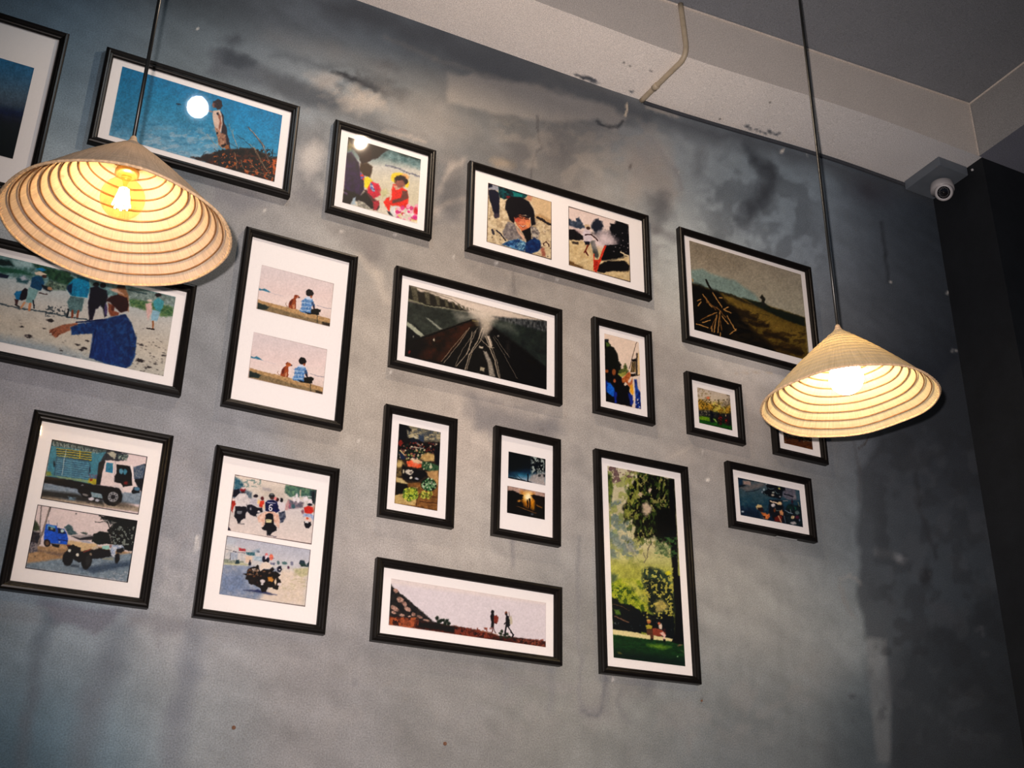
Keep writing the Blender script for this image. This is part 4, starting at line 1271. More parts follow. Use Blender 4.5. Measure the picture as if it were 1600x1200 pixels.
@draw('E')
def _(p):
    p.view(1040, 340, 5)
    p.grad((500, 200), (480, 700), [(0, (152, 140, 122)), (.4, (164, 154, 136)), (1, (172, 166, 148))])
    p.poly([(190, 180), (540, 280), (600, 400), (300, 380), (190, 300)], (140, 128, 110), 60, .5)
    p.poly([(200, 410), (290, 400), (340, 430), (440, 465), (540, 490), (640, 560), (700, 600), (760, 690), (200, 560)], (128, 152, 146), 12, .85, jit=3)
    p.poly([(200, 510), (340, 555), (480, 600), (720, 660), (1090, 780), (1120, 1140), (180, 900)], ((112, 92, 40), (86, 66, 32), 36, .5), 7)
    p.poly([(600, 625), (720, 660), (760, 660), (820, 700), (1085, 780), (1090, 850), (960, 810), (820, 745), (700, 690)], (34, 40, 30), 7)
    p.poly([(400, 572), (520, 600), (700, 690), (620, 670), (480, 610)], (36, 34, 26), 6)
    p.poly([(440, 600), (520, 620), (700, 700), (840, 780), (1085, 890), (1100, 1000), (800, 860), (560, 720), (450, 640)], (134, 108, 52), 24, .6, jit=10, js=40)
    p.poly([(200, 510), (400, 570), (440, 600), (460, 640), (540, 700), (640, 840), (800, 980), (900, 1080), (600, 1000), (210, 890)], (20, 18, 14), 16, jit=14, js=40)
    for q in ([(600, 760), (700, 790)], [(660, 820), (800, 850)], [(780, 900), (940, 950)], [(860, 1010), (1060, 1060)], [(520, 720), (640, 740)], [(700, 940), (820, 1000)]):
        p.line(q, (34, 26, 16), 36, 22, .8, jit=16, js=30)
    p.blot(480, 700, 820, 1120, (48, 38, 20), 50, .55, .12, .6, 9, .4, 30)
    p.blot(800, 860, 1110, 1120, (48, 38, 20), 50, .55, .12, .6, 9, .4, 30)
    p.poly([(735, 625), (755, 598), (780, 640), (772, 660), (778, 690), (752, 690), (752, 640)], (44, 42, 36), 5)
    O1 = (196, 146, 84); O2 = (140, 96, 52)
    p.line([(316, 488), (345, 545), (440, 690)], (30, 26, 20), 14, 5)
    for q in ([(370, 590), (440, 700)], [(425, 730), (408, 900)], [(400, 760), (378, 895)], [(362, 850), (362, 890)], [(440, 770), (490, 830)], [(480, 770), (540, 870), (550, 880)],
              [(505, 912), (552, 872)], [(460, 720), (510, 745)], [(330, 770), (400, 740)], [(290, 820), (350, 800)], [(255, 690), (275, 660)], [(250, 650), (275, 640)], [(455, 715), (490, 700)], [(210, 480), (214, 500)], [(290, 600), (360, 700)], [(420, 625), (440, 628)], [(428, 900), (428, 950)], [(240, 830), (330, 860)]):
        p.line(q, O1, 8, 5, .9, jit=2)
    for q in ([(300, 620), (390, 720)], [(270, 800), (380, 750)], [(320, 660), (420, 720)], [(400, 700), (470, 780)], [(350, 870), (400, 770)], [(420, 760), (440, 880)]):
        p.line(q, O2, 7, 5, .8, jit=2)


@draw('F')
def _(p):
    p.view(0, 360, 4.284)
    p.grad((600, 380), (520, 900), [(0, (176, 188, 192)), (.3, (190, 186, 180)), (.6, (196, 186, 172)), (1, (188, 184, 174))])
    p.poly([(-120, 690), (300, 760), (620, 850), (800, 920), (-100, 760)], (136, 152, 164), 30, .7, jit=14, js=30)
    p.poly([(-100, 120), (200, 190), (420, 270), (640, 330), (900, 370), (1180, 450), (1170, 500), (900, 470), (440, 400), (200, 330), (-100, 300)], ((126, 158, 160), (70, 104, 100), 24), 10, jit=10)
    p.poly([(-20, 190), (60, 200), (100, 240), (-20, 230)], (20, 44, 44), 6, jit=5); p.poly([(-20, 240), (120, 260), (240, 300), (-20, 280)], (40, 84, 66), 8, jit=8)
    p.poly([(80, 200), (210, 200), (220, 250), (100, 240)], (160, 184, 186), 10, .9)
    p.poly([(220, 220), (330, 250), (460, 280), (500, 330), (440, 370), (360, 340), (280, 290)], ((24, 54, 44), (60, 92, 66), 18), 8, jit=8)
    p.poly([(-10, 285), (60, 300), (50, 320), (-10, 315)], (30, 40, 60)); p.poly([(108, 320), (150, 300), (195, 335), (180, 360), (112, 345)], (50, 84, 92), 6)
    p.poly([(130, 315), (160, 300), (185, 330), (150, 335)], (170, 176, 186), 6)
    p.poly([(330, 330), (450, 370), (440, 400), (360, 400), (290, 380)], ((130, 150, 130), (50, 66, 60), 14), 8)
    p.poly([(740, 370), (900, 390), (1180, 450), (1170, 500), (990, 480), (860, 470)], ((150, 164, 160), (100, 116, 110), 16), 8)
    p.line([(860, 400), (980, 425)], (56, 76, 78), 10, 6)
    p.poly([(860, 460), (980, 475), (1160, 510), (1160, 575), (1080, 575), (940, 525), (870, 505)], ((54, 92, 60), (110, 134, 84), 16, .6), 8, jit=8)
    p.line([(-60, 475), (120, 520), (300, 545), (460, 580), (600, 600)], (44, 60, 70), 9, 6, .85, jit=7, js=14)
    p.blot(300, 500, 460, 580, (60, 70, 76), 12, .56, .06, .9, 13)
    p.view(0, 380, 10)                      # figures stooping by the boats
    p.poly([(220, 790), (260, 750), (370, 740), (400, 780), (340, 890), (260, 890)], (28, 110, 156), 8)
    p.poly([(340, 740), (400, 700), (440, 730), (420, 860), (340, 900), (300, 880)], (30, 24, 36), 8)
    p.poly([(225, 870), (290, 880), (270, 970), (240, 950)], (74, 50, 52), 8); p.line([(240, 960), (300, 1000)], (40, 36, 40), 20)
    p.poly([(540, 450), (640, 440), (740, 490), (650, 510), (560, 490)], (214, 196, 176), 7); p.poly([(560, 400), (650, 380), (720, 420), (660, 440)], (20, 130, 186), 10)
    p.ell(690, 520, 40, 24, (70, 46, 42), 10)
    p.poly([(500, 540), (560, 510), (650, 520), (700, 620), (640, 740), (600, 740), (470, 680)], (20, 70, 104), 8)
    p.poly([(640, 640), (700, 660), (820, 740), (780, 760), (680, 720)], (20, 30, 40), 10); p.ell(780, 710, 40, 26, (170, 130, 100), 25)
    p.poly([(450, 690), (600, 730), (560, 840), (500, 940), (400, 920), (430, 800)], (124, 160, 160), 8)
    p.line([(380, 930), (330, 1010)], (196, 146, 110), 34); p.line([(470, 950), (460, 1040)], (190, 130, 92), 40); p.line([(520, 900), (535, 1010)], (30, 40, 54), 24)
    p.line([(610, 775), (740, 800)], (70, 50, 50), 16)
    p.view(0, 360, 4.284)
    p.poly([(485, 330), (530, 315), (595, 330), (600, 380), (585, 450), (480, 440), (450, 400), (460, 360)], ((14, 142, 180), (10, 110, 150), 20), 5)
    p.poly([(445, 375), (485, 350), (480, 430), (455, 410)], (16, 44, 70), 5)
    p.poly([(470, 440), (565, 455), (545, 540), (500, 560), (465, 540), (450, 480)], ((100, 130, 130), (70, 96, 100), 10), 5)
    p.line([(460, 530), (450, 575)], (30, 36, 44), 12); p.line([(485, 540), (482, 582)], (130, 70, 50), 15); p.line([(524, 540), (518, 580)], (130, 74, 54), 14)
    p.ell(642, 362, 21, 15, (20, 16, 22)); p.ell(690, 368, 20, 18, (22, 18, 24))
    p.poly([(605, 385), (650, 372), (695, 400), (690, 470), (660, 520), (640, 530), (620, 600), (598, 600), (590, 500)], (22, 18, 36), 5)
    p.poly([(670, 390), (715, 400), (722, 450), (700, 520), (715, 570), (700, 585), (690, 530), (670, 500)], (20, 20, 34), 5)
    p.ell(708, 530, 10, 40, (70, 60, 96), 0)
    p.ell(812, 378, 28, 20, (40, 22, 22)); p.poly([(780, 385), (840, 385), (862, 440), (860, 545), (800, 470)], (150, 104, 72), 6)
    p.poly([(735, 395), (775, 385), (830, 430), (760, 410)], (206, 170, 150), 6)
    p.poly([(710, 470), (740, 440), (790, 430), (850, 450), (864, 500), (850, 540), (810, 550), (760, 510), (740, 485)], (52, 22, 24), 5)
    p.poly([(722, 485), (755, 500), (765, 540), (800, 550), (790, 570), (740, 575), (725, 540)], (128, 70, 52), 5)
    p.ell(755, 520, 10, 20, (90, 46, 36), 0)
    p.poly([(470, 650), (500, 630), (620, 610), (720, 590), (760, 575), (840, 560), (880, 620), (915, 720), (905, 840), (880, 900), (840, 925), (700, 890), (600, 850), (620, 770), (620, 690), (480, 700)],
           ((20, 46, 90), (32, 66, 118), 22, 1, 3), 5, jit=2)
    p.poly([(620, 690), (680, 660), (750, 720), (790, 800), (800, 900), (700, 880), (600, 850)], ((16, 42, 92), (34, 66, 124), 12, 3), 6, .9)
    p.line([(640, 670), (600, 850)], (12, 30, 70), 8, 6, .7); p.line([(850, 650), (870, 780), (850, 900)], (14, 36, 80), 8, 10, .6)
    p.line([(510, 615), (600, 608), (700, 598)], (16, 34, 74), 10)
    p.poly([(330, 670), (370, 650), (420, 632), (520, 618), (520, 632), (470, 645), (470, 668), (420, 690), (370, 718), (350, 700)], (150, 92, 68), 5)
    for q in ([(360, 660), (332, 684)], [(372, 672), (348, 700)], [(395, 690), (380, 712)]):
        p.line(q, (120, 68, 52), 8)
    p.ell(1060, 432, 20, 13, (34, 26, 28)); p.poly([(1030, 470), (1060, 450), (1098, 475), (1090, 520), (1070, 545), (1040, 530), (1025, 500)], (70, 146, 156), 5)
    p.poly([(1020, 530), (1075, 545), (1050, 610), (1010, 600)], (140, 176, 192), 5); p.line([(1025, 610), (1022, 655)], (160, 110, 76), 12); p.line([(985, 655), (1030, 662)], (40, 30, 32), 9)
    p.poly([(975, 490), (1015, 480), (1020, 540), (990, 600), (980, 560)], (212, 176, 170), 6); p.ell(1003, 470, 16, 8, (214, 196, 180))
    for x, y, w in ((335, 603, 30), (147, 645, 16), (298, 655, 12), (190, 708, 32), (565, 790, 24), (585, 740, 16), (520, 765, 18), (945, 765, 20), (940, 870, 36), (1095, 838, 16), (545, 800, 20), (410, 805, 14), (1000, 915, 20), (1040, 895, 14)):
        p.ell(x, y, w * .8, w * .34, (54, 48, 50), 10, jit=5, js=8)
    p.dots(150, (-10, 590, 1120, 980), [(110, 104, 100), (84, 80, 82), (228, 214, 200)], (2, 8), 3, lambda x, y: not (600 < x < 910), .6, .5, 12)
    p.dots(60, (880, 740, 1120, 980), [(60, 54, 54)], (2, 9), 6, None, .7, .45, 15)


def boy_dog(p, dog_head_up):
    p.c[:] = (224, 206, 204)
    p.grad((700, 200), (650, 900), [(0, (220, 206, 206)), (.5, (228, 208, 204)), (.8, (232, 214, 208)), (1, (224, 204, 196))])
    p.poly([(45, 460), (110, 478), (150, 462), (200, 490), (265, 540), (150, 512), (50, 490)], (56, 124, 152), 9)
    p.line([(265, 545), (480, 600)], (196, 188, 196), 10, 10, .6)
    p.line([(1090, 770), (1240, 815), (1350, 828)], (130, 130, 148), 10, 9, .8)
    p.poly([(30, 665), (300, 740), (700, 830), (1000, 920), (1330, 1010), (1330, 1160), (10, 830)], ((196, 162, 118), (168, 134, 92), 30), 8)
    p.poly([(30, 720), (300, 800), (700, 920), (1000, 1000), (1330, 1090), (1320, 1160), (10, 830)], ((120, 102, 74), (150, 128, 96), 22), 12, .95)
    p.poly([(25, 720), (120, 750), (230, 790), (190, 850), (20, 830)], (40, 52, 50), 10, jit=6)
    p.poly([(1180, 1060), (1330, 1090), (1320, 1160), (1190, 1120)], (50, 42, 34), 10, .9, jit=6)
    p.line([(1095, 950), (1092, 1100)], (50, 50, 44), 14, 7, .9)
    dx = 0 if dog_head_up else -6
    p.poly(xf([(690, 590), (730, 578), (780, 615), (772, 632), (730, 632), (716, 660), (716, 720), (712, 830), (640, 830), (580, 800), (590, 730), (630, 660), (680, 630)], dx, 0), ((168, 84, 48), (128, 56, 34), 26), 6)
    p.poly(xf([(730, 600), (782, 618), (770, 632), (735, 632)], dx, 0), (180, 120, 100), 6); p.ell(770 + dx, 625, 12, 8, (30, 20, 34))
    if not dog_head_up:
        p.poly([(655, 600), (700, 560), (760, 600), (745, 640), (700, 650)], (176, 96, 56), 6)
        p.poly([(660, 590), (700, 560), (690, 600)], (110, 50, 34), 6)
    p.poly(xf([(600, 700), (650, 660), (640, 740), (600, 790)], dx, 0), (90, 36, 28), 8, .7); p.poly(xf([(650, 770), (690, 740), (690, 820), (660, 825)], dx, 0), (214, 160, 124), 8, .8)
    p.line(xf([(575, 790), (545, 780), (530, 750), (540, 725)], dx, 0), (150, 110, 80), 9, 6)
    p.ell(945, 545, 52, 60, (26, 22, 24), 0, 7); p.poly([(900, 520), (930, 480), (1000, 495), (1030, 560), (1000, 610), (930, 600)], (26, 22, 24), 7)
    p.poly([(970, 590), (1005, 590), (1000, 640), (975, 630)], (150, 84, 56), 7)
    p.poly([(820, 690), (880, 640), (940, 620), (1010, 660), (1040, 760), (990, 780), (990, 920), (900, 915), (770, 865), (810, 800)], ((84, 138, 190), (176, 200, 222), 24), 7)
    for k in range(7):                      # checked shirt
        x = 810 + 28 * k
        p.line([(x + 22, 670), (x - 8, 890)], (30, 80, 150), 8, 6, .75)
        p.line([(800, 690 + 32 * k), (990, 690 + 32 * k + 14)], (236, 234, 240) if k % 2 else (36, 84, 150), 7, 6, .7)
    p.poly([(860, 640), (930, 605), (990, 650), (960, 662), (900, 655)], (206, 216, 234), 7, .9)
    p.poly([(985, 720), (1030, 700), (1045, 760), (1050, 830), (1020, 820), (1000, 770)], (60, 84, 120), 8)
    p.line([(1020, 780), (1040, 830), (1080, 850)], (60, 30, 26), 22, 7)
    p.poly([(985, 840), (1060, 830), (1110, 828), (1158, 850), (1150, 885), (1125, 890), (1128, 940), (1080, 945), (980, 920)], (22, 22, 20), 6, jit=4)
    p.poly([(860, 880), (1000, 910), (1000, 930), (930, 925)], (20, 26, 36), 7)
    p.border((188, 172, 168), .8)


@draw('G1')
def _(p):
    p.view(400, 410, 11.43)
    boy_dog(p, True)


@draw('G2')
def _(p):
    # same scene a moment later, hung below
    p.view(387.2, 515.2, 11.2)
    boy_dog(p, False)


@draw('H')
def _(p):
    p.view(600, 400, 4.8)
    p.c[:] = (16, 16, 16)
    p.poly([(180, 210), (1230, 480), (1230, 560), (900, 480), (620, 430), (180, 340)], (206, 190, 174), 20)
    p.poly([(420, 280), (800, 370), (980, 440), (700, 430), (500, 350)], (226, 210, 196), 30, .8)
    p.line([(210, 226), (500, 320), (640, 410)], (110, 104, 92), 5, 5, .7)
    p.poly([(187, 222), (230, 245), (275, 270), (330, 275), (420, 315), (520, 355), (640, 415), (560, 410), (440, 385), (330, 375), (180, 325)], (44, 42, 36), 7, jit=4)
    for k in range(14):                     # posts of the fence shrinking away
        t = 1 - .82 ** k
        x = 200 + 560 * t; y0 = 232 + 200 * t; y1 = 345 + 76 * t
        p.poly([(x, y0), (x + 46 * (1 - t), y0 + 6), (x + 60 * (1 - t), y1 + 6), (x + 22 * (1 - t), y1)], ((110, 104, 84), (70, 66, 54), 8), 5, .9)
    p.line([(185, 325), (330, 375), (440, 392), (620, 425)], (150, 150, 120), 9, 7, .7, jit=5)
    p.poly([(183, 345), (330, 380), (640, 425), (720, 460), (660, 478), (560, 520), (300, 600), (160, 650), (170, 480)], ((62, 66, 60), (44, 48, 44), 50), 8)
    p.poly([(520, 420), (700, 440), (700, 470), (560, 490)], (140, 138, 126), 26, .8)
    p.poly([(170, 500), (230, 520), (300, 600), (160, 650)], (22, 24, 26), 12)
    p.poly([(172, 490), (210, 515), (302, 596), (275, 608), (168, 520)], (168, 170, 150), 5)
    p.poly([(316, 464), (332, 466), (438, 550), (420, 554)], (150, 152, 138), 5)
    p.poly([(655, 478), (690, 480), (700, 520), (560, 660), (430, 800), (155, 745), (160, 680), (300, 605)], ((58, 32, 20), (30, 20, 14), 34), 8)
    p.poly([(155, 640), (300, 610), (330, 660), (250, 770), (150, 745)], (16, 14, 14), 24, .9)
    p.poly([(560, 560), (650, 500), (660, 560), (560, 700), (430, 800), (400, 780)], (66, 40, 24), 26, .7)
    p.line([(655, 480), (480, 545), (300, 610), (160, 655)], (10, 10, 10), 10, 6)
    p.ell(375, 628, 6, 12, (190, 180, 160)); p.ell(220, 605, 5, 8, (120, 120, 110)); p.ell(190, 720, 8, 14, (110, 30, 26), a=.8, jit=5)
    p.poly([(655, 478), (712, 482), (712, 520), (690, 530)], (60, 50, 36), 7); p.line([(665, 486), (708, 490)], (130, 118, 70), 6)
    p.poly([(800, 450), (920, 462), (1226, 486), (1222, 620), (1000, 540), (880, 490)], ((42, 44, 46), (90, 92, 92), 12, 2, 2.4), 8, jit=3)
    p.poly([(840, 478), (940, 500), (1222, 570), (1220, 840), (1040, 690), (820, 530), (760, 490)], ((44, 52, 46), (30, 36, 36), 40), 9)
    p.poly([(780, 480), (960, 500), (1000, 580), (860, 540)], (104, 108, 98), 30, .7)
    p.poly([(800, 530), (920, 620), (1218, 840), (1216, 1005), (980, 950), (860, 700)], (10, 10, 12), 10)
    p.line([(800, 525), (930, 630), (1218, 850)], (8, 8, 10), 8, 6)
    p.ell(858, 600, 8, 8, (150, 140, 130), a=.8); p.ell(930, 690, 10, 40, (56, 48, 44), 0, 14, .8)
    p.poly([(660, 530), (800, 530), (820, 600), (860, 760), (900, 930), (600, 860), (430, 800), (560, 660)], (20, 19, 18), 10)
    R1 = (176, 160, 140)
    for q, w in (([(740, 540), (700, 640), (640, 740), (608, 850)], 8), ([(750, 560), (720, 640), (660, 720), (620, 850)], 5), ([(660, 570), (640, 700), (600, 760), (540, 830)], 5), ([(690, 560), (640, 680), (620, 740)], 5),
                 ([(700, 540), (590, 700), (530, 830)], 3), ([(640, 540), (560, 660), (450, 800)], 4), ([(620, 560), (520, 680), (430, 790)], 3), ([(760, 600), (790, 680), (830, 780), (862, 915)], 8), ([(770, 590), (810, 690), (850, 800), (870, 915)], 4),
                 ([(720, 620), (780, 680), (825, 690)], 5), ([(820, 610), (900, 740), (1000, 920)], 2), ([(830, 600), (940, 760)], 2)):
        p.line(q, R1, w, 5, .85, jit=2, js=30)
    p.poly([(768, 600), (790, 600), (815, 670), (800, 690)], (214, 196, 176), 6, .9)
    p.poly([(715, 674), (745, 682), (742, 694), (712, 688)], (206, 192, 170), 5)
    p.poly([(744, 712), (770, 716), (810, 800), (835, 905), (790, 900), (775, 800)], ((170, 160, 146), (130, 122, 112), 12, .4), 6)
    p.poly([(722, 832), (756, 838), (752, 866), (718, 860)], (176, 164, 140), 5)
    p.line([(700, 880), (790, 900)], (140, 134, 124), 6, 5, .7, jit=3)
    p.dots(40, (560, 600, 840, 880), [(90, 84, 76), (120, 110, 96)], (2, 5), 4, None, .6, .4)
    p.poly([(650, 420), (800, 430), (840, 470), (770, 560), (740, 600), (720, 520), (690, 470)], (200, 186, 170), 34, .9)
    p.poly([(735, 470), (790, 470), (806, 540), (760, 600), (740, 550)], (190, 176, 158), 18, .7)
    p.ell(730, 440, 70, 30, (226, 212, 196), 10, 26, .7)


@draw('I')
def _(p):
    p.view(910, 480, 6)
    p.c[:] = (234, 212, 194)
    p.poly([(205, 300), (240, 300), (250, 340), (300, 390), (325, 430), (340, 500), (365, 540), (360, 600), (330, 640), (210, 640)], (20, 22, 16), 6, jit=8, js=18)
    p.poly([(212, 330), (240, 330), (262, 360), (232, 372)], (100, 130, 60), 7, .8, jit=4); p.ell(222, 312, 12, 10, (40, 50, 60))
    p.poly([(340, 590), (380, 570), (390, 530), (405, 525), (420, 570), (436, 600), (400, 640), (330, 660)], ((50, 66, 44), (120, 124, 60), 12), 6, jit=8)
    p.poly([(330, 630), (410, 600), (400, 650), (330, 660)], (178, 172, 80), 7, .8, jit=5)
    p.line([(510, 320), (490, 390), (468, 470), (440, 580)], (90, 74, 66), 6, 4, .9)
    p.poly([(460, 490), (505, 480), (505, 510), (470, 510)], (20, 16, 18), 5)
    p.poly([(462, 510), (500, 510), (500, 610), (450, 610)], ((170, 140, 90), (60, 50, 40), 10, 3), 5)
    p.poly([(505, 430), (518, 432), (516, 640), (500, 636)], (40, 32, 26), 5); p.poly([(518, 440), (548, 400), (548, 640), (520, 640)], (226, 190, 130), 7, .7)
    p.poly([(450, 625), (500, 622), (498, 645), (440, 655)], (24, 20, 22), 5); p.line([(500, 645), (535, 632)], (60, 50, 50), 6)
    p.poly([(212, 580), (260, 570), (280, 600), (320, 620), (370, 660), (400, 720), (440, 740), (450, 720), (440, 790), (470, 860), (462, 935), (218, 885)], (14, 13, 18), 5, jit=4)
    p.ell(226, 598, 16, 16, (150, 84, 48)); p.ell(296, 610, 16, 30, (150, 84, 48)); p.ell(302, 690, 12, 18, (176, 96, 60))
    p.poly([(222, 700), (262, 710), (300, 760), (300, 835), (270, 850), (222, 800)], (30, 100, 200), 7)
    p.poly([(215, 690), (235, 690), (230, 790), (218, 790)], (12, 40, 120), 7); p.poly([(296, 790), (325, 800), (320, 900), (300, 895)], (20, 50, 150), 6)
    p.poly([(222, 790), (270, 830), (298, 840), (296, 895), (218, 880)], (10, 10, 16), 6)
    p.poly([(368, 670), (400, 640), (425, 610), (450, 610), (452, 650), (430, 690), (432, 730), (400, 700), (376, 715)], ((214, 130, 70), (150, 76, 44), 12), 5)
    p.poly([(420, 720), (450, 700), (470, 660), (472, 700), (450, 760)], (190, 110, 66), 6); p.ell(402, 722, 12, 16, (226, 200, 180))
    p.poly([(446, 740), (470, 720), (482, 800), (470, 830), (445, 790)], (236, 170, 50), 7)
    p.poly([(430, 800), (470, 830), (478, 900), (450, 930)], (30, 50, 130), 6)
    p.poly([(486, 680), (508, 675), (520, 760), (545, 800), (550, 955), (500, 945), (496, 800)], ((40, 90, 190), (20, 30, 90), 12, 2), 6)
    p.poly([(520, 650), (550, 650), (550, 780), (524, 740)], (222, 206, 206), 8, .9)
    p.dots(24, (450, 860, 548, 955), [(230, 220, 220), (30, 60, 150), (20, 16, 40)], (3, 7), 6)
    p.line([(207, 247), (440, 308), (520, 320)], (196, 176, 160), 4, 4, .8)


@draw('J')
def _(p):
    p.view(1085, 600, 16)
    p.c[:] = (204, 186, 166)
    p.grad((500, 100), (480, 1100), [(0, (200, 184, 170)), (.3, (206, 190, 166)), (.42, (196, 164, 90)), (.52, (160, 128, 56)), (.58, (50, 52, 44)), (.68, (34, 40, 34)), (1, (24, 50, 24))])
    p.blot(60, 60, 420, 520, (150, 130, 90), 40, .56, .08, .7, 5)
    p.poly([(80, 400), (180, 380), (300, 470), (480, 530), (600, 600), (720, 640), (900, 560), (910, 740), (700, 740), (500, 690), (300, 640), (110, 640)], ((206, 160, 60), (150, 112, 34), 50), 30, .85, jit=24, js=60)
    p.blot(90, 380, 930, 760, (74, 62, 26), 34, .56, .08, .8, 15)
    p.blot(450, 450, 800, 720, (196, 190, 90), 30, .55, .08, .7, 25)
    p.ell(345, 345, 36, 32, (222, 110, 70), 0, 22)
    p.poly([(640, 520), (720, 450), (820, 400), (850, 340), (900, 360), (900, 520), (760, 560), (680, 590)], ((110, 96, 84), (176, 160, 140), 26, 1, 3), 24, .85, jit=20, js=40)
    p.poly([(800, 250), (900, 280), (895, 310), (820, 290)], (80, 66, 50), 16, .9, jit=10)
    p.line([(160, 100), (470, 180), (780, 245)], (120, 100, 80), 8, 10, .8)
    p.poly([(110, 660), (400, 680), (560, 700), (640, 760), (920, 740), (935, 930), (600, 860), (380, 810), (110, 800)], ((24, 26, 30), (60, 60, 54), 24), 20, jit=14, js=40)
    p.blot(130, 650, 400, 790, (130, 120, 96), 26, .56, .08, .8, 35)
    p.poly([(115, 820), (200, 800), (380, 840), (390, 930), (300, 930), (130, 900)], ((120, 156, 30), (84, 126, 30), 30), 18)
    p.poly([(120, 890), (400, 940), (700, 990), (940, 1060), (940, 1160), (120, 970)], ((20, 60, 24), (44, 104, 34), 40, .5), 14)
    p.poly([(460, 860), (520, 880), (570, 960), (520, 940)], (150, 190, 90), 12); p.poly([(400, 640), (450, 680), (480, 760), (460, 960), (400, 960), (420, 800)], (14, 20, 34), 16, jit=10)
    p.line([(640, 800), (660, 1000)], (64, 20, 24), 60, 20, .9); p.ell(660, 860, 24, 40, (150, 40, 40), 0, 14); p.ell(800, 920, 36, 44, (196, 50, 36), 0, 16)
    p.line([(830, 800), (840, 1020)], (50, 30, 36), 60, 24, .9); p.ell(610, 880, 14, 40, (150, 60, 40), 0, 12); p.ell(790, 790, 12, 30, (206, 180, 140), 0, 10)
    p.blot(560, 740, 930, 1040, (20, 16, 22), 24, .56, .08, .8, 45)
    p.line([(120, 985), (940, 1155)], (14, 26, 14), 40, 16, .7)


@draw('K')
def _(p):
    p.view(1050, 560, 5.926)
    p.grad((1150, 560), (1130, 840), [(0, (60, 54, 50)), (.55, (40, 36, 34)), (.72, (84, 52, 26)), (1, (112, 66, 30))])
    p.line([(1035, 705), (1150, 730), (1280, 770)], (130, 120, 104), 10, 6, .9, jit=6, js=14)
    p.dots(30, (1030, 700, 1290, 775), [(20, 20, 22), (150, 140, 130)], (4, 9), 4)
    p.blot(1030, 760, 1330, 860, (70, 40, 22), 30, .54, .1, .7, 5, .5)


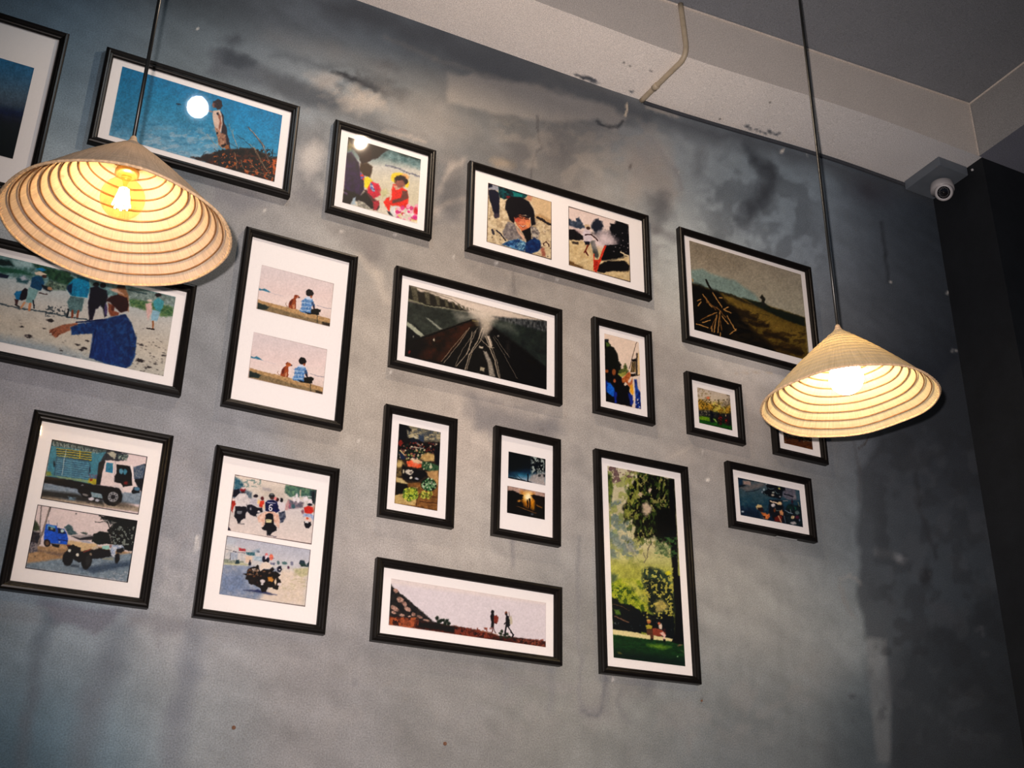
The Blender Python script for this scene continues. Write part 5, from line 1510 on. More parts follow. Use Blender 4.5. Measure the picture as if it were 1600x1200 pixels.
@draw('L1')
def _(p):
    p.view(60, 680, 8.889)
    p.c[:] = (222, 204, 204)
    p.poly([(20, 820), (480, 860), (1420, 1000), (1400, 1067), (20, 890)], ((150, 136, 120), (170, 154, 136), 30), 14)
    p.poly([(60, 660), (540, 730), (900, 800), (1450, 780), (1420, 960), (400, 900), (40, 800)], ((142, 154, 166), (120, 134, 148), 40), 12)
    p.poly([(45, 760), (500, 810), (900, 900), (900, 970), (480, 900), (40, 850)], (40, 38, 36), 22, .9)
    p.poly([(190, 60), (960, 190), (960, 320), (860, 360), (800, 660), (700, 690), (110, 570), (130, 420)], ((66, 132, 150), (52, 116, 138), 50), 7)
    p.poly([(190, 60), (960, 200), (940, 225), (860, 245), (740, 240), (540, 190), (190, 150)], ((40, 58, 62), (84, 104, 104), 14, 1, 3), 8)
    T = (176, 184, 178)                     # painted lettering along the roof board, too worn to read
    for k in range(13):
        x = 210 + 50 * k; y = 92 + 9.5 * k
        p.line([(x, y), (x + 2, y + 50)], T, 8, 6, .75)
        p.line([(x - 6, y + (6 if k % 3 else 44)), (x + 26, y + (12 if k % 2 else 46))], T, 7, 6, .7)
        if k % 2:
            p.line([(x + 26, y + 8), (x + 20, y + 54)], T, 7, 6, .65)
    for k in range(4):
        y = 185 + 33 * k
        p.line([(255, y), (480, y + 26), (735, y + 60)], (178, 156, 40), 13, 6, .9)
        p.line([(255, y + 14), (480, y + 40), (735, y + 74)], (22, 24, 26), 12, 6, .9)
    p.line([(575, 215), (575, 320)], (190, 172, 60), 16, 7)
    p.poly([(250, 285), (700, 360), (716, 420), (700, 610), (220, 560)], ((54, 104, 132), (78, 134, 156), 30), 8)
    for k in range(9):
        y = 318 + 30 * k
        p.line([(245, y), (700, y + 62)], (36, 78, 104), 6, 6, .8)
        p.line([(245, y + 12), (700, y + 74)], (122, 168, 180), 5, 6, .6)
    p.line([(455, 400), (450, 590)], (90, 140, 156), 10, 7, .8)
    p.line([(385, 200), (360, 330), (345, 440), (325, 560)], (176, 190, 190), 10, 7, .85)
    p.line([(255, 300), (700, 365), (716, 420), (700, 560)], (34, 66, 88), 9, 7, .8); p.line([(250, 300), (225, 560)], (34, 66, 88), 9, 7, .8)
    p.ell(218, 400, 12, 40, (16, 26, 36), 0); p.ell(715, 480, 10, 40, (14, 40, 60), 0)
    p.poly([(110, 500), (170, 510), (190, 560), (110, 565)], (150, 150, 50), 12, .8); p.poly([(200, 560), (700, 620), (810, 620), (800, 680), (300, 600)], ((150, 158, 96), (120, 140, 120), 20), 10, .8)
    p.poly([(700, 600), (815, 610), (805, 690), (690, 660)], (176, 162, 50), 8); p.ell(735, 620, 22, 18, (140, 60, 36), 0)
    for x0 in (712, 752, 790):              # fleet number in mauve
        p.line([(x0 + 20, 548), (x0, 550), (x0 - 2, 568), (x0 + 18, 572), (x0 + 14, 594), (x0 - 6, 590)] if x0 == 712 else
               ([(x0 - 6, 556), (x0 + 14, 550), (x0 + 14, 570), (x0 - 8, 596), (x0 + 14, 600)] if x0 == 752 else [(x0, 556), (x0 + 18, 560), (x0 + 14, 600), (x0 - 6, 596), (x0, 556)]), (120, 60, 96), 8, 6, .9)
    p.poly([(100, 570), (440, 620), (800, 690), (900, 700), (1180, 740), (1100, 900), (880, 900), (700, 860), (560, 790), (550, 750), (70, 660)], (20, 20, 26), 9)
    p.ell(608, 708, 24, 22, (176, 176, 180)); p.poly([(540, 700), (760, 700), (800, 880), (620, 860), (550, 780)], (18, 18, 24), 10)
    p.poly([(840, 380), (920, 320), (930, 360), (880, 560), (860, 690), (800, 690)], (14, 20, 32), 7)
    p.poly([(860, 360), (960, 190), (1240, 260), (1230, 330), (1100, 370), (940, 350)], (26, 34, 44), 9, .9, jit=14, js=30)
    p.poly([(960, 250), (1020, 220), (1090, 260), (1060, 330), (1000, 300)], (180, 176, 158), 9, jit=12, js=20)
    p.poly([(1100, 270), (1260, 270), (1220, 350), (1110, 330)], ((30, 50, 56), (150, 160, 150), 14, 1, 3), 9, jit=10)
    p.poly([(940, 350), (1060, 350), (1260, 400), (1310, 420), (1300, 640), (1340, 640), (1330, 720), (1290, 800), (1190, 790), (1160, 730), (1080, 700), (860, 680), (890, 520)], (222, 206, 204), 7)
    p.poly([(945, 380), (1040, 390), (1030, 525), (930, 510)], ((50, 110, 156), (40, 140, 160), 20), 6); p.line([(1068, 360), (1050, 640)], (150, 140, 150), 6, 5)
    p.poly([(1085, 405), (1270, 430), (1300, 520), (1300, 700), (1180, 720), (1140, 670), (1060, 650), (1055, 570), (1080, 540)], (16, 16, 22), 7)
    p.ell(1150, 500, 28, 40, (90, 140, 160)); p.ell(1205, 510, 26, 40, (70, 130, 150)); p.ell(1215, 665, 30, 24, (110, 30, 30), 0, 10)
    p.line([(1290, 420), (1310, 560), (1340, 640)], (236, 226, 224), 16, 7)
    p.poly([(1320, 450), (1480, 400), (1500, 420), (1450, 790), (1400, 760), (1340, 640)], (22, 24, 34), 9); p.poly([(1320, 440), (1470, 400), (1490, 430), (1450, 600), (1330, 610)], ((60, 80, 110), (130, 140, 150), 12, 1.5), 9, .9)
    p.poly([(1290, 780), (1330, 720), (1410, 730), (1400, 800), (1310, 815)], (20, 24, 34), 7); p.ell(1370, 745, 40, 26, (86, 122, 146), 10)
    p.ell(1030, 860, 138, 124, (16, 16, 18), 0, 8); p.ell(1160, 960, 160, 34, (70, 62, 54), 8, 20, .7)
    p.ell(1036, 858, 74, 70, (150, 150, 152), 0, 8); p.ell(1036, 858, 34, 32, (36, 36, 42), 0, 8)
    for k in range(8):
        a = k * math.pi / 4
        p.ell(1036 + 52 * math.cos(a), 858 + 50 * math.sin(a), 9, 9, (60, 60, 66))
    p.poly([(1160, 720), (1190, 800), (1180, 810), (1120, 740), (1000, 700), (1080, 690)], (206, 196, 196), 8)
    p.poly([(730, 790), (880, 820), (890, 880), (740, 860)], ((110, 140, 150), (160, 170, 176), 16), 8); p.ell(735, 885, 36, 26, (206, 200, 206)); p.ell(815, 905, 30, 20, (180, 180, 190)); p.ell(770, 915, 16, 12, (40, 36, 40))
    p.poly([(410, 850), (530, 870), (500, 905), (430, 890)], ((130, 160, 176), (60, 70, 80), 16), 8); p.ell(650, 830, 40, 18, (130, 126, 124), 20)
    p.ell(690, 930, 26, 16, (70, 62, 60), 0, jit=8)
    p.border((22, 18, 30), 1.5, 1)


@draw('L2')
def _(p):
    p.view(35, 780, 8.573)
    p.c[:] = (218, 202, 200)
    p.poly([(90, 600), (300, 640), (600, 560), (1500, 720), (1480, 820), (60, 900)], ((176, 144, 108), (150, 118, 84), 40), 14)
    p.poly([(600, 550), (1000, 600), (1000, 700), (780, 690), (610, 600)], (206, 178, 138), 16, jit=8)
    p.poly([(45, 860), (500, 800), (900, 780), (1480, 720), (1420, 1110), (40, 920)], ((136, 150, 160), (112, 128, 142), 40), 18)
    p.poly([(120, 640), (330, 700), (560, 720), (500, 770), (250, 700), (90, 720)], (110, 92, 84), 14, .7, jit=12)
    p.poly([(160, 270), (190, 300), (230, 370), (240, 420), (130, 430)], (60, 70, 50), 14, jit=12); p.poly([(120, 430), (240, 440), (240, 600), (100, 620)], ((26, 30, 46), (60, 50, 50), 16), 10, jit=8)
    p.poly([(90, 570), (200, 590), (200, 700), (90, 720)], ((70, 66, 76), (150, 140, 140), 16), 10, jit=8)
    p.poly([(560, 370), (620, 335), (660, 360), (680, 410), (720, 440), (740, 470), (620, 480)], ((50, 74, 84), (84, 106, 108), 16), 9, jit=8)
    p.poly([(780, 450), (820, 435), (870, 460), (860, 480)], (60, 74, 70), 8, jit=6)
    p.poly([(650, 495), (900, 480), (960, 500), (960, 540), (780, 550)], (40, 38, 46), 8, jit=4); p.poly([(660, 490), (850, 475), (950, 490), (760, 520)], (176, 168, 168), 8, .9)
    p.poly([(780, 550), (900, 560), (920, 590), (800, 580)], (170, 170, 180), 9)
    p.poly([(1020, 215), (1555, 290), (1490, 700), (1370, 680), (1200, 600), (1180, 480), (1120, 420), (1200, 350), (1160, 300), (1050, 260)], (20, 24, 22), 8, jit=20, js=40)
    p.poly([(960, 460), (1060, 430), (1160, 450), (1200, 600), (1000, 610), (930, 560)], (20, 28, 24), 8, jit=14, js=30)
    p.poly([(1060, 240), (1260, 320), (1200, 360), (1100, 300)], ((30, 38, 40), (200, 190, 186), 24, 1, 3), 10, .8, jit=10)
    p.line([(1130, 300), (1180, 400), (1200, 560)], (30, 28, 26), 14); p.line([(970, 300), (1020, 310), (1120, 300)], (40, 44, 44), 9, jit=4)
    p.blot(1180, 360, 1520, 620, (130, 136, 130), 24, .64, .05, .9, 7)
    p.line([(255, 90), (245, 220), (235, 380), (235, 480)], (120, 112, 112), 15, 7)
    p.line([(370, 105), (330, 240), (300, 360), (255, 480), (215, 610)], (136, 122, 116), 26, 8); p.line([(380, 110), (345, 230)], (90, 86, 90), 12, 7, .8)
    p.poly([(320, 330), (450, 355), (470, 380), (560, 400), (600, 470), (610, 540), (600, 610), (500, 600), (380, 590), (290, 560), (290, 440)], ((20, 92, 206), (16, 74, 180), 30), 7)
    p.poly([(340, 345), (440, 360), (450, 430), (330, 400)], (100, 156, 190), 8); p.poly([(350, 370), (445, 390), (440, 440), (345, 415)], (24, 34, 50), 7); p.poly([(470, 385), (550, 400), (580, 465), (480, 460)], (22, 36, 60), 7)
    p.ell(535, 425, 24, 22, (180, 200, 200), 20); p.ell(395, 395, 18, 16, (140, 150, 130))
    p.line([(480, 540), (600, 560)], (14, 40, 96), 14, 8); p.ell(497, 573, 12, 10, (200, 196, 180)); p.ell(330, 590, 46, 50, (40, 30, 28), 0); p.ell(330, 590, 24, 26, (110, 80, 60), 0); p.poly([(380, 590), (500, 610), (490, 650), (400, 630)], (20, 18, 22), 8)
    p.poly([(510, 620), (600, 640), (590, 680), (510, 660)], (200, 160, 116), 12, .8)
    p.line([(355, 285), (358, 330)], (60, 80, 100), 6); p.line([(465, 310), (462, 370)], (60, 80, 100), 6)
    p.poly([(760, 930), (1200, 850), (1460, 830), (1420, 900), (1100, 960), (950, 990)], (50, 66, 88), 24, .8, jit=14)
    p.poly([(640, 880), (760, 880), (760, 915), (650, 905)], (50, 60, 74), 12, .8)
    p.poly([(600, 620), (680, 610), (780, 650), (780, 700), (900, 680), (1000, 650), (1180, 680), (1240, 760), (1050, 790), (930, 800), (860, 800), (760, 850), (700, 820), (620, 700)], (20, 20, 22), 8, jit=6)
    p.ell(610, 790, 72, 104, (18, 18, 20), 8, 8); p.ell(860, 820, 70, 122, (20, 20, 20), 8, 8); p.ell(880, 820, 34, 80, (44, 44, 44), 8, 10)
    p.ell(1270, 790, 34, 68, (18, 18, 20), 8, 8)
    p.ell(632, 690, 20, 22, (214, 214, 206)); p.ell(738, 745, 20, 22, (220, 214, 200)); p.ell(915, 735, 16, 20, (150, 130, 110)); p.ell(620, 620, 22, 10, (110, 40, 44))
    p.line([(820, 710), (920, 670)], (130, 60, 50), 12, 7); p.poly([(930, 650), (1010, 620), (1020, 660), (960, 680)], (196, 180, 160), 8, jit=5)
    p.poly([(1065, 625), (1160, 620), (1170, 670), (1070, 670)], (150, 196, 186), 7); p.poly([(1160, 640), (1220, 610), (1330, 610), (1370, 660), (1300, 660), (1250, 690), (1240, 780), (1190, 760), (1180, 690)], ((206, 206, 210), (130, 150, 180), 18), 8, jit=6)
    p.poly([(1260, 670), (1340, 650), (1370, 690), (1320, 720), (1260, 710)], (26, 26, 28), 8); p.ell(1180, 630, 18, 22, (140, 110, 110), 0)
    p.poly([(1070, 790), (1220, 780), (1210, 820), (1080, 810)], (150, 150, 130), 10, .8)
    p.blot(1150, 960, 1430, 1100, (176, 180, 186), 30, .6, .06, .6, 8, .4)
    p.ell(718, 195, 10, 12, (120, 112, 112)); p.ell(170, 768, 8, 8, (90, 70, 60))
    p.border((22, 18, 30), 1.5, 1)


@draw('M1')
def _(p):
    p.view(350, 735, 9.6)
    p.c[:] = (216, 204, 200)
    p.grad((700, 150), (620, 1000), [(0, (222, 208, 196)), (.3, (204, 196, 188)), (.45, (206, 198, 198)), (.7, (210, 200, 196)), (1, (220, 206, 200))])
    p.poly([(160, 100), (230, 130), (290, 200), (290, 300), (150, 300)], ((40, 88, 110), (80, 120, 134), 26), 16, jit=12)
    p.poly([(150, 290), (300, 280), (420, 330), (420, 420), (130, 420)], ((60, 80, 100), (110, 124, 134), 24), 16, .9, jit=12)
    p.blot(230, 130, 560, 260, (120, 144, 140), 30, .55, .1, .8, 5)
    p.poly([(580, 250), (710, 280), (700, 320), (580, 300)], (130, 132, 150), 12, .9, jit=5)
    p.poly([(520, 220), (920, 300), (900, 440), (560, 400)], (196, 184, 172), 40, .6)
    p.poly([(940, 210), (1390, 290), (1370, 460), (1200, 400), (1000, 400), (910, 340)], ((60, 96, 90), (110, 140, 110), 36), 14, jit=20, js=40)
    p.poly([(1290, 300), (1390, 300), (1370, 520), (1320, 480)], (40, 52, 56), 14, .9, jit=10)
    p.line([(1340, 330), (1335, 480)], (34, 34, 40), 26, 10, .9); p.line([(1150, 300), (1140, 400)], (200, 180, 160), 24, 12, .8)
    p.blot(1000, 380, 1330, 500, (220, 214, 220), 26, .5, .1, .8, 9); p.poly([(960, 440), (1200, 480), (1180, 560), (1000, 580), (930, 560)], ((140, 120, 130), (80, 84, 100), 18, 1, 2.6), 12, .9, jit=8)
    for x, y in ((1050, 440), (1110, 460), (1215, 440), (1240, 420), (1090, 380)):
        p.ell(x, y, 18, 34, (226, 218, 222), 0, 10)
    p.ell(1040, 540, 26, 30, (60, 90, 100), 0, jit=8); p.ell(985, 530, 14, 40, (160, 90, 110), 0, jit=6)
    # left rider
    p.poly([(110, 430), (170, 430), (190, 500), (150, 540), (130, 630), (110, 600)], (170, 52, 40), 9, jit=6); p.ell(140, 440, 30, 16, (220, 206, 204)); p.poly([(150, 290), (230, 280), (240, 340), (180, 400), (130, 390)], (24, 24, 40), 8, jit=6)
    p.ell(285, 290, 42, 34, (140, 40, 52)); p.ell(290, 265, 34, 14, (214, 196, 196)); p.ell(285, 325, 28, 14, (70, 34, 36))
    p.poly([(160, 420), (230, 345), (330, 345), (380, 420), (375, 490), (340, 540), (190, 545), (170, 490)], ((222, 214, 212), (198, 190, 192), 34), 7)
    p.poly([(170, 535), (330, 545), (360, 600), (320, 650), (320, 720), (260, 745), (240, 790), (200, 790), (190, 730), (150, 690), (165, 620)], (24, 24, 36), 7, jit=4)
    p.poly([(195, 605), (270, 610), (268, 655), (195, 650)], (110, 112, 118), 7); p.line([(210, 796), (300, 806)], (110, 104, 108), 14, 10)
    p.poly([(340, 520), (430, 510), (500, 560), (570, 560), (580, 620), (480, 660), (490, 700), (400, 670), (350, 620)], (24, 26, 40), 8, jit=6)
    p.ell(400, 575, 12, 20, (150, 150, 160)); p.ell(522, 620, 20, 16, (210, 206, 208)); p.ell(475, 385, 34, 26, (40, 32, 44)); p.poly([(390, 430), (450, 410), (510, 440), (520, 520), (440, 530), (380, 500)], ((206, 200, 204), (176, 172, 182), 20), 8)
    p.ell(575, 420, 24, 28, (90, 40, 44)); p.poly([(540, 460), (600, 450), (605, 500), (570, 560), (525, 540)], (206, 62, 44), 8); p.ell(520, 470, 20, 30, (226, 190, 130), 0, 10)
    # rider with the number
    p.poly([(780, 470), (860, 440), (920, 520), (910, 600), (860, 640), (820, 560)], (214, 206, 210), 9); p.ell(860, 445, 28, 30, (22, 22, 30)); p.ell(800, 440, 26, 28, (60, 30, 36)); p.ell(768, 420, 18, 24, (220, 130, 130)); p.ell(835, 440, 8, 24, (216, 210, 210))
    p.poly([(820, 630), (910, 610), (930, 700), (890, 780), (840, 790), (830, 700)], ((30, 36, 56), (110, 116, 130), 16), 8, jit=5); p.poly([(920, 520), (960, 440), (985, 460), (960, 590), (915, 600)], (190, 150, 150), 9, .9)
    p.ell(718, 385, 42, 40, (40, 42, 46)); p.ell(718, 360, 24, 14, (130, 132, 132), 0, 9); p.ell(722, 418, 26, 20, (76, 44, 40))
    p.poly([(620, 480), (660, 450), (740, 440), (795, 470), (820, 560), (835, 610), (770, 640), (625, 610), (615, 540)], ((24, 32, 92), (18, 22, 60), 40), 7)
    p.poly([(580, 520), (612, 490), (620, 570), (590, 585)], (216, 190, 160), 8)
    p.line([(655, 478), (770, 492)], (196, 196, 214), 12, 6, .8, jit=3, js=8)
    p.line([(722, 520), (700, 512), (682, 530), (677, 575), (690, 600), (712, 598), (720, 575), (708, 556), (684, 560)], (236, 230, 236), 13, 6)
    p.poly([(500, 700), (570, 640), (660, 610), (760, 620), (820, 660), (835, 780), (820, 860), (790, 830), (740, 760), (740, 660), (640, 660), (610, 800), (570, 850), (560, 780), (520, 780)], ((226, 200, 186), (206, 160, 140), 26), 8, jit=6)
    p.poly([(620, 660), (680, 640), (735, 660), (748, 800), (790, 850), (790, 900), (720, 930), (690, 980), (640, 975), (640, 910), (570, 880), (560, 860), (600, 840), (620, 760)], (20, 20, 30), 7, jit=4)
    p.poly([(632, 730), (718, 738), (712, 785), (630, 780)], (214, 204, 160), 6); p.line([(645, 748), (705, 754)], (110, 110, 90), 7, 6, .8)
    p.line([(650, 975), (780, 995)], (110, 100, 108), 18, 12, .9)
    # right rider
    p.ell(1290, 470, 24, 30, (226, 214, 216)); p.ell(1290, 515, 36, 20, (30, 28, 40)); p.poly([(1200, 560), (1260, 530), (1330, 550), (1345, 620), (1300, 650), (1210, 640)], (196, 52, 42), 8)
    p.poly([(1190, 650), (1300, 650), (1350, 680), (1340, 760), (1310, 720), (1240, 690), (1190, 700)], ((130, 150, 190), (180, 186, 206), 16), 8); p.poly([(1210, 700), (1300, 700), (1310, 770), (1210, 760)], (224, 196, 186), 8); p.ell(1250, 720, 20, 18, (206, 100, 70))
    p.poly([(1200, 770), (1300, 770), (1310, 820), (1270, 870), (1230, 865), (1200, 820)], (24, 22, 32), 7); p.poly([(1218, 762), (1265, 766), (1262, 792), (1218, 790)], (214, 212, 212), 6)
    p.ell(1350, 580, 16, 50, (180, 110, 80), 0, 12, .8); p.ell(1180, 620, 20, 30, (110, 70, 90), 0, 10, .8, jit=6)
    p.poly([(60, 830), (100, 900), (50, 900)], (20, 18, 40), 8); p.ell(200, 72, 30, 8, (40, 30, 40), 8)
    p.border((80, 62, 62), 1)


@draw('M2')
def _(p):
    p.view(335, 835, 10.323)
    p.c[:] = (206, 198, 194)
    p.grad((800, 60), (720, 500), [(0, (178, 180, 194)), (.6, (196, 194, 200)), (1, (206, 202, 200))])
    p.poly([(190, 150), (500, 230), (700, 300), (760, 400), (500, 460), (150, 420)], ((214, 206, 202), (186, 186, 188), 40), 30, .9)
    p.poly([(140, 480), (560, 500), (1100, 560), (900, 1100), (60, 970)], ((160, 164, 176), (132, 144, 166), 50), 20)
    p.poly([(120, 620), (450, 640), (560, 900), (100, 960)], (108, 126, 160), 60, .6, jit=20, js=60)
    p.poly([(1080, 560), (1300, 580), (1500, 560), (1460, 1170), (700, 1070), (900, 800)], ((214, 198, 180), (222, 206, 194), 50), 50)
    p.poly([(1280, 560), (1530, 530), (1510, 660), (1400, 690), (1300, 620)], ((166, 166, 126), (196, 186, 150), 24), 20, .9)
    p.blot(1080, 640, 1500, 900, (190, 180, 150), 50, .58, .1, .5, 6, .4)
    p.poly([(160, 440), (480, 460), (560, 480), (540, 500), (150, 490)], (186, 184, 150), 12, .9); p.poly([(150, 400), (250, 400), (470, 430), (480, 460), (160, 460)], ((110, 120, 104), (160, 164, 150), 16), 12, .9, jit=8)
    p.poly([(350, 410), (400, 410), (410, 470), (340, 470)], (44, 64, 70), 8, jit=6); p.line([(180, 240), (280, 255)], (90, 86, 96), 6, 6)
    p.poly([(395, 215), (510, 235), (508, 275), (395, 260)], (186, 70, 76), 8)
    for x in (412, 436, 462, 488):
        p.line([(x, 228), (x + 6, 262)], (120, 40, 50), 8, 6, .8)
    p.line([(300, 275), (350, 282)], (60, 60, 76), 14, 7); p.line([(370, 285), (500, 302)], (110, 90, 100), 10, 7)
    p.poly([(260, 290), (380, 290), (370, 400), (250, 420)], ((140, 150, 170), (180, 186, 196), 20), 12, .8); p.poly([(510, 290), (650, 290), (655, 345), (520, 330)], ((40, 84, 96), (90, 130, 140), 14), 8, jit=5)
    p.poly([(500, 350), (610, 350), (600, 460), (500, 450)], (222, 194, 172), 12, .9); p.poly([(640, 340), (780, 360), (770, 440), (640, 420)], ((186, 200, 210), (140, 160, 176), 16), 10, .9)
    p.poly([(600, 260), (680, 240), (730, 220), (720, 290), (620, 290)], (150, 170, 186), 12, .8); p.ell(704, 275, 26, 20, (110, 120, 134), 0, jit=5)
    p.line([(260, 300), (255, 410)], (84, 80, 90), 10, 7); p.line([(330, 60), (320, 290)], (170, 168, 176), 5, 6, .8)
    p.poly([(200, 30), (360, 90), (300, 200), (190, 150)], (186, 196, 206), 40, .5)
    p.ell(572, 470, 22, 30, (40, 44, 60)); p.ell(575, 425, 12, 14, (90, 80, 90))
    p.ell(1415, 460, 48, 46, (44, 60, 70), 0, 9, jit=8); p.poly([(1370, 470), (1470, 470), (1500, 520), (1400, 520)], (44, 64, 60), 9, jit=6); p.poly([(1490, 480), (1540, 430), (1530, 520), (1490, 520)], (44, 60, 66), 9, jit=6); p.ell(1360, 510, 30, 18, (196, 190, 196))
    p.ell(1130, 465, 44, 26, (90, 120, 120), 10, jit=8); p.ell(1250, 465, 24, 36, (130, 130, 150), 0, jit=10); p.ell(1195, 535, 18, 26, (90, 60, 80)); p.ell(1030, 460, 24, 30, (96, 116, 120), 0, jit=8)
    p.poly([(1010, 530), (1070, 500), (1090, 560), (1060, 610), (1020, 600)], (30, 30, 50), 8, jit=5); p.ell(1050, 565, 10, 10, (220, 214, 214))
    p.poly([(900, 450), (980, 460), (970, 500), (900, 490)], ((80, 90, 120), (170, 160, 170), 12), 8)
    p.ell(918, 370, 34, 50, (222, 120, 96), 0, jit=5); p.line([(870, 380), (975, 385)], (120, 90, 110), 8, 6); p.ell(840, 340, 24, 40, (214, 110, 110), 0); p.ell(842, 370, 22, 40, (220, 206, 216), 0)
    p.ell(795, 395, 24, 46, (24, 24, 50), 0); p.ell(865, 410, 26, 36, (30, 34, 50), 0); p.poly([(790, 400), (880, 410), (880, 450), (790, 440)], (26, 24, 34), 8)
    p.poly([(470, 900), (700, 890), (1010, 975), (900, 975), (700, 935)], (44, 50, 86), 14, .95)
    p.poly([(465, 635), (520, 630), (540, 560), (600, 530), (660, 520), (700, 490), (720, 520), (720, 570), (800, 560), (880, 570), (940, 530), (965, 560), (940, 600), (1000, 600), (1070, 650), (1030, 690), (1080, 770), (1040, 800), (1030, 890), (980, 890), (910, 850), (860, 860), (830, 930), (760, 930), (740, 870), (660, 820), (560, 800), (540, 740), (500, 720), (510, 660)],
           ((20, 16, 18), (44, 34, 26), 24), 7, jit=8, js=16)
    p.poly([(720, 520), (760, 470), (830, 440), (900, 470), (930, 520), (880, 560), (800, 550), (740, 600)], (222, 206, 192), 8)
    p.poly([(600, 555), (660, 550), (720, 580), (700, 605), (620, 585)], (216, 200, 190), 7, jit=4)
    p.dots(30, (540, 560, 760, 700), [(110, 74, 52), (14, 12, 16), (150, 120, 96)], (6, 16), 4, None, .8)
    p.poly([(860, 690), (930, 680), (960, 730), (930, 770), (870, 750)], (186, 130, 62), 8, jit=5); p.ell(985, 765, 18, 50, (222, 200, 176), 4); p.ell(1050, 805, 34, 24, (222, 208, 204), 0, jit=5)
    p.ell(775, 755, 42, 30, (206, 196, 196)); p.ell(772, 800, 22, 20, (206, 200, 200)); p.ell(890, 620, 20, 14, (110, 90, 80)); p.ell(800, 600, 24, 10, (120, 90, 70)); p.ell(690, 780, 10, 10, (60, 30, 24))
    p.border((90, 76, 76), 1)


@draw('N')
def _(p):
    p.view(610, 655, 8)
    p.c[:] = (52, 42, 34)
    p.poly([(100, 40), (640, 150), (630, 290), (100, 240)], ((150, 140, 112), (90, 90, 84), 34, .7), 20)
    p.blot(100, 60, 640, 260, (196, 180, 140), 44, .58, .08, .7, 6, .5); p.blot(100, 60, 640, 260, (60, 66, 74), 40, .58, .08, .7, 16, .6)
    p.poly([(110, 50), (190, 60), (260, 130), (270, 160), (200, 130), (220, 240), (100, 300)], (16, 18, 24), 9, jit=10)
    p.poly([(350, 190), (420, 200), (420, 290), (350, 290)], (50, 62, 84), 12, .9, jit=10)
    p.poly([(100, 250), (250, 240), (420, 290), (600, 290), (630, 340), (610, 500), (500, 420), (300, 400), (90, 420)], (20, 16, 18), 12, jit=16, js=30)
    p.ell(300, 265, 54, 40, (24, 34, 44), 0, jit=8); p.ell(310, 225, 40, 14, (190, 180, 156), 25)
    p.dots(110, (100, 290, 620, 430), [(14, 12, 16), (160, 110, 90), (196, 176, 150), (60, 50, 66), (120, 50, 40), (40, 60, 50)], (5, 13), 7, None, .85)
    p.ell(125, 300, 28, 36, (130, 44, 36), 0, jit=8); p.line([(260, 345), (410, 365)], (206, 200, 180), 9, 7, .8, jit=4)
    p.poly([(90, 400), (260, 380), (420, 400), (420, 500), (260, 500), (90, 490)], ((40, 56, 44), (20, 20, 24), 20), 10, jit=8)
    p.dots(60, (110, 380, 430, 500), [(190, 120, 90), (110, 60, 80), (180, 180, 110), (30, 60, 40), (214, 196, 160)], (6, 15), 9, None, .85)
    p.poly([(110, 410), (170, 430), (190, 500), (130, 500)], (30, 44, 66), 8); p.line([(120, 390), (180, 450)], (196, 170, 130), 12, 7)
    p.poly([(400, 440), (470, 420), (550, 440), (550, 520), (430, 530), (380, 490)], ((206, 176, 120), (180, 146, 92), 26), 12)
    p.poly([(550, 360), (620, 370), (610, 560), (590, 600), (555, 520)], (16, 16, 24), 9)
    p.poly([(90, 500), (150, 520), (190, 560), (160, 640), (150, 720), (70, 720)], ((120, 100, 64), (60, 50, 36), 20), 10); p.ell(115, 560, 44, 40, (196, 170, 112), 0, 16)
    p.poly([(150, 560), (200, 600), (380, 640), (500, 640), (470, 700), (400, 740), (350, 780), (200, 760), (140, 720)], (18, 16, 20), 10, jit=8)
    p.poly([(200, 530), (260, 510), (380, 560), (400, 600), (340, 610), (220, 590)], ((214, 76, 40), (230, 130, 96), 22), 8, jit=5)
    p.poly([(250, 500), (330, 500), (410, 530), (400, 560), (300, 550)], ((226, 196, 160), (200, 160, 130), 18), 9, jit=6); p.ell(280, 500, 26, 12, (224, 206, 180))
    p.poly([(400, 530), (470, 530), (600, 580), (605, 640), (520, 655), (440, 630), (390, 600)], ((30, 56, 40), (70, 100, 70), 16), 9, jit=6)
    p.ell(505, 590, 14, 30, (206, 196, 170), 0, jit=4); p.dots(16, (400, 540, 520, 640), [(176, 180, 140), (90, 130, 90)], (5, 10), 2)
    p.poly([(440, 650), (600, 640), (600, 900), (560, 800), (480, 720)], ((196, 158, 106), (170, 130, 84), 30), 12)
    p.ell(235, 660, 50, 34, (206, 196, 180), 10, jit=10); p.ell(255, 665, 20, 14, (110, 100, 96)); p.ell(255, 733, 18, 16, (214, 206, 190)); p.ell(330, 745, 26, 12, (170, 170, 176), 20); p.ell(165, 650, 12, 24, (186, 176, 150), 0)
    p.poly([(70, 720), (140, 740), (210, 800), (350, 790), (600, 840), (590, 1145), (50, 1050)], ((150, 104, 60), (110, 72, 40), 44, .5), 10)
    p.poly([(50, 950), (200, 860), (340, 850), (330, 1000), (310, 1080), (50, 1050)], ((206, 178, 120), (180, 150, 96), 30), 10)
    p.poly([(70, 720), (140, 740), (215, 800), (210, 830), (80, 790)], (196, 176, 126), 10); p.poly([(70, 790), (210, 810), (225, 870), (150, 930), (60, 950)], (22, 18, 16), 9, jit=5)
    p.line([(350, 940), (590, 980)], (80, 46, 26), 8, 7, .8); p.line([(370, 1030), (470, 1040), (590, 1050)], (60, 34, 22), 9, 7, .9, jit=5); p.line([(345, 940), (320, 1080)], (70, 44, 26), 9, 7, .8)

    def inn(cx, cy, rx, ry):
        return lambda x, y: ((x - cx) / rx) ** 2 + ((y - cy) / ry) ** 2 < 1
    p.ell(480, 820, 98, 80, (20, 28, 22), 10, 10); p.dots(150, (380, 730, 590, 900), [(84, 130, 84), (140, 176, 130), (44, 90, 54), (190, 206, 170)], (7, 12), 3, inn(480, 815, 92, 76))
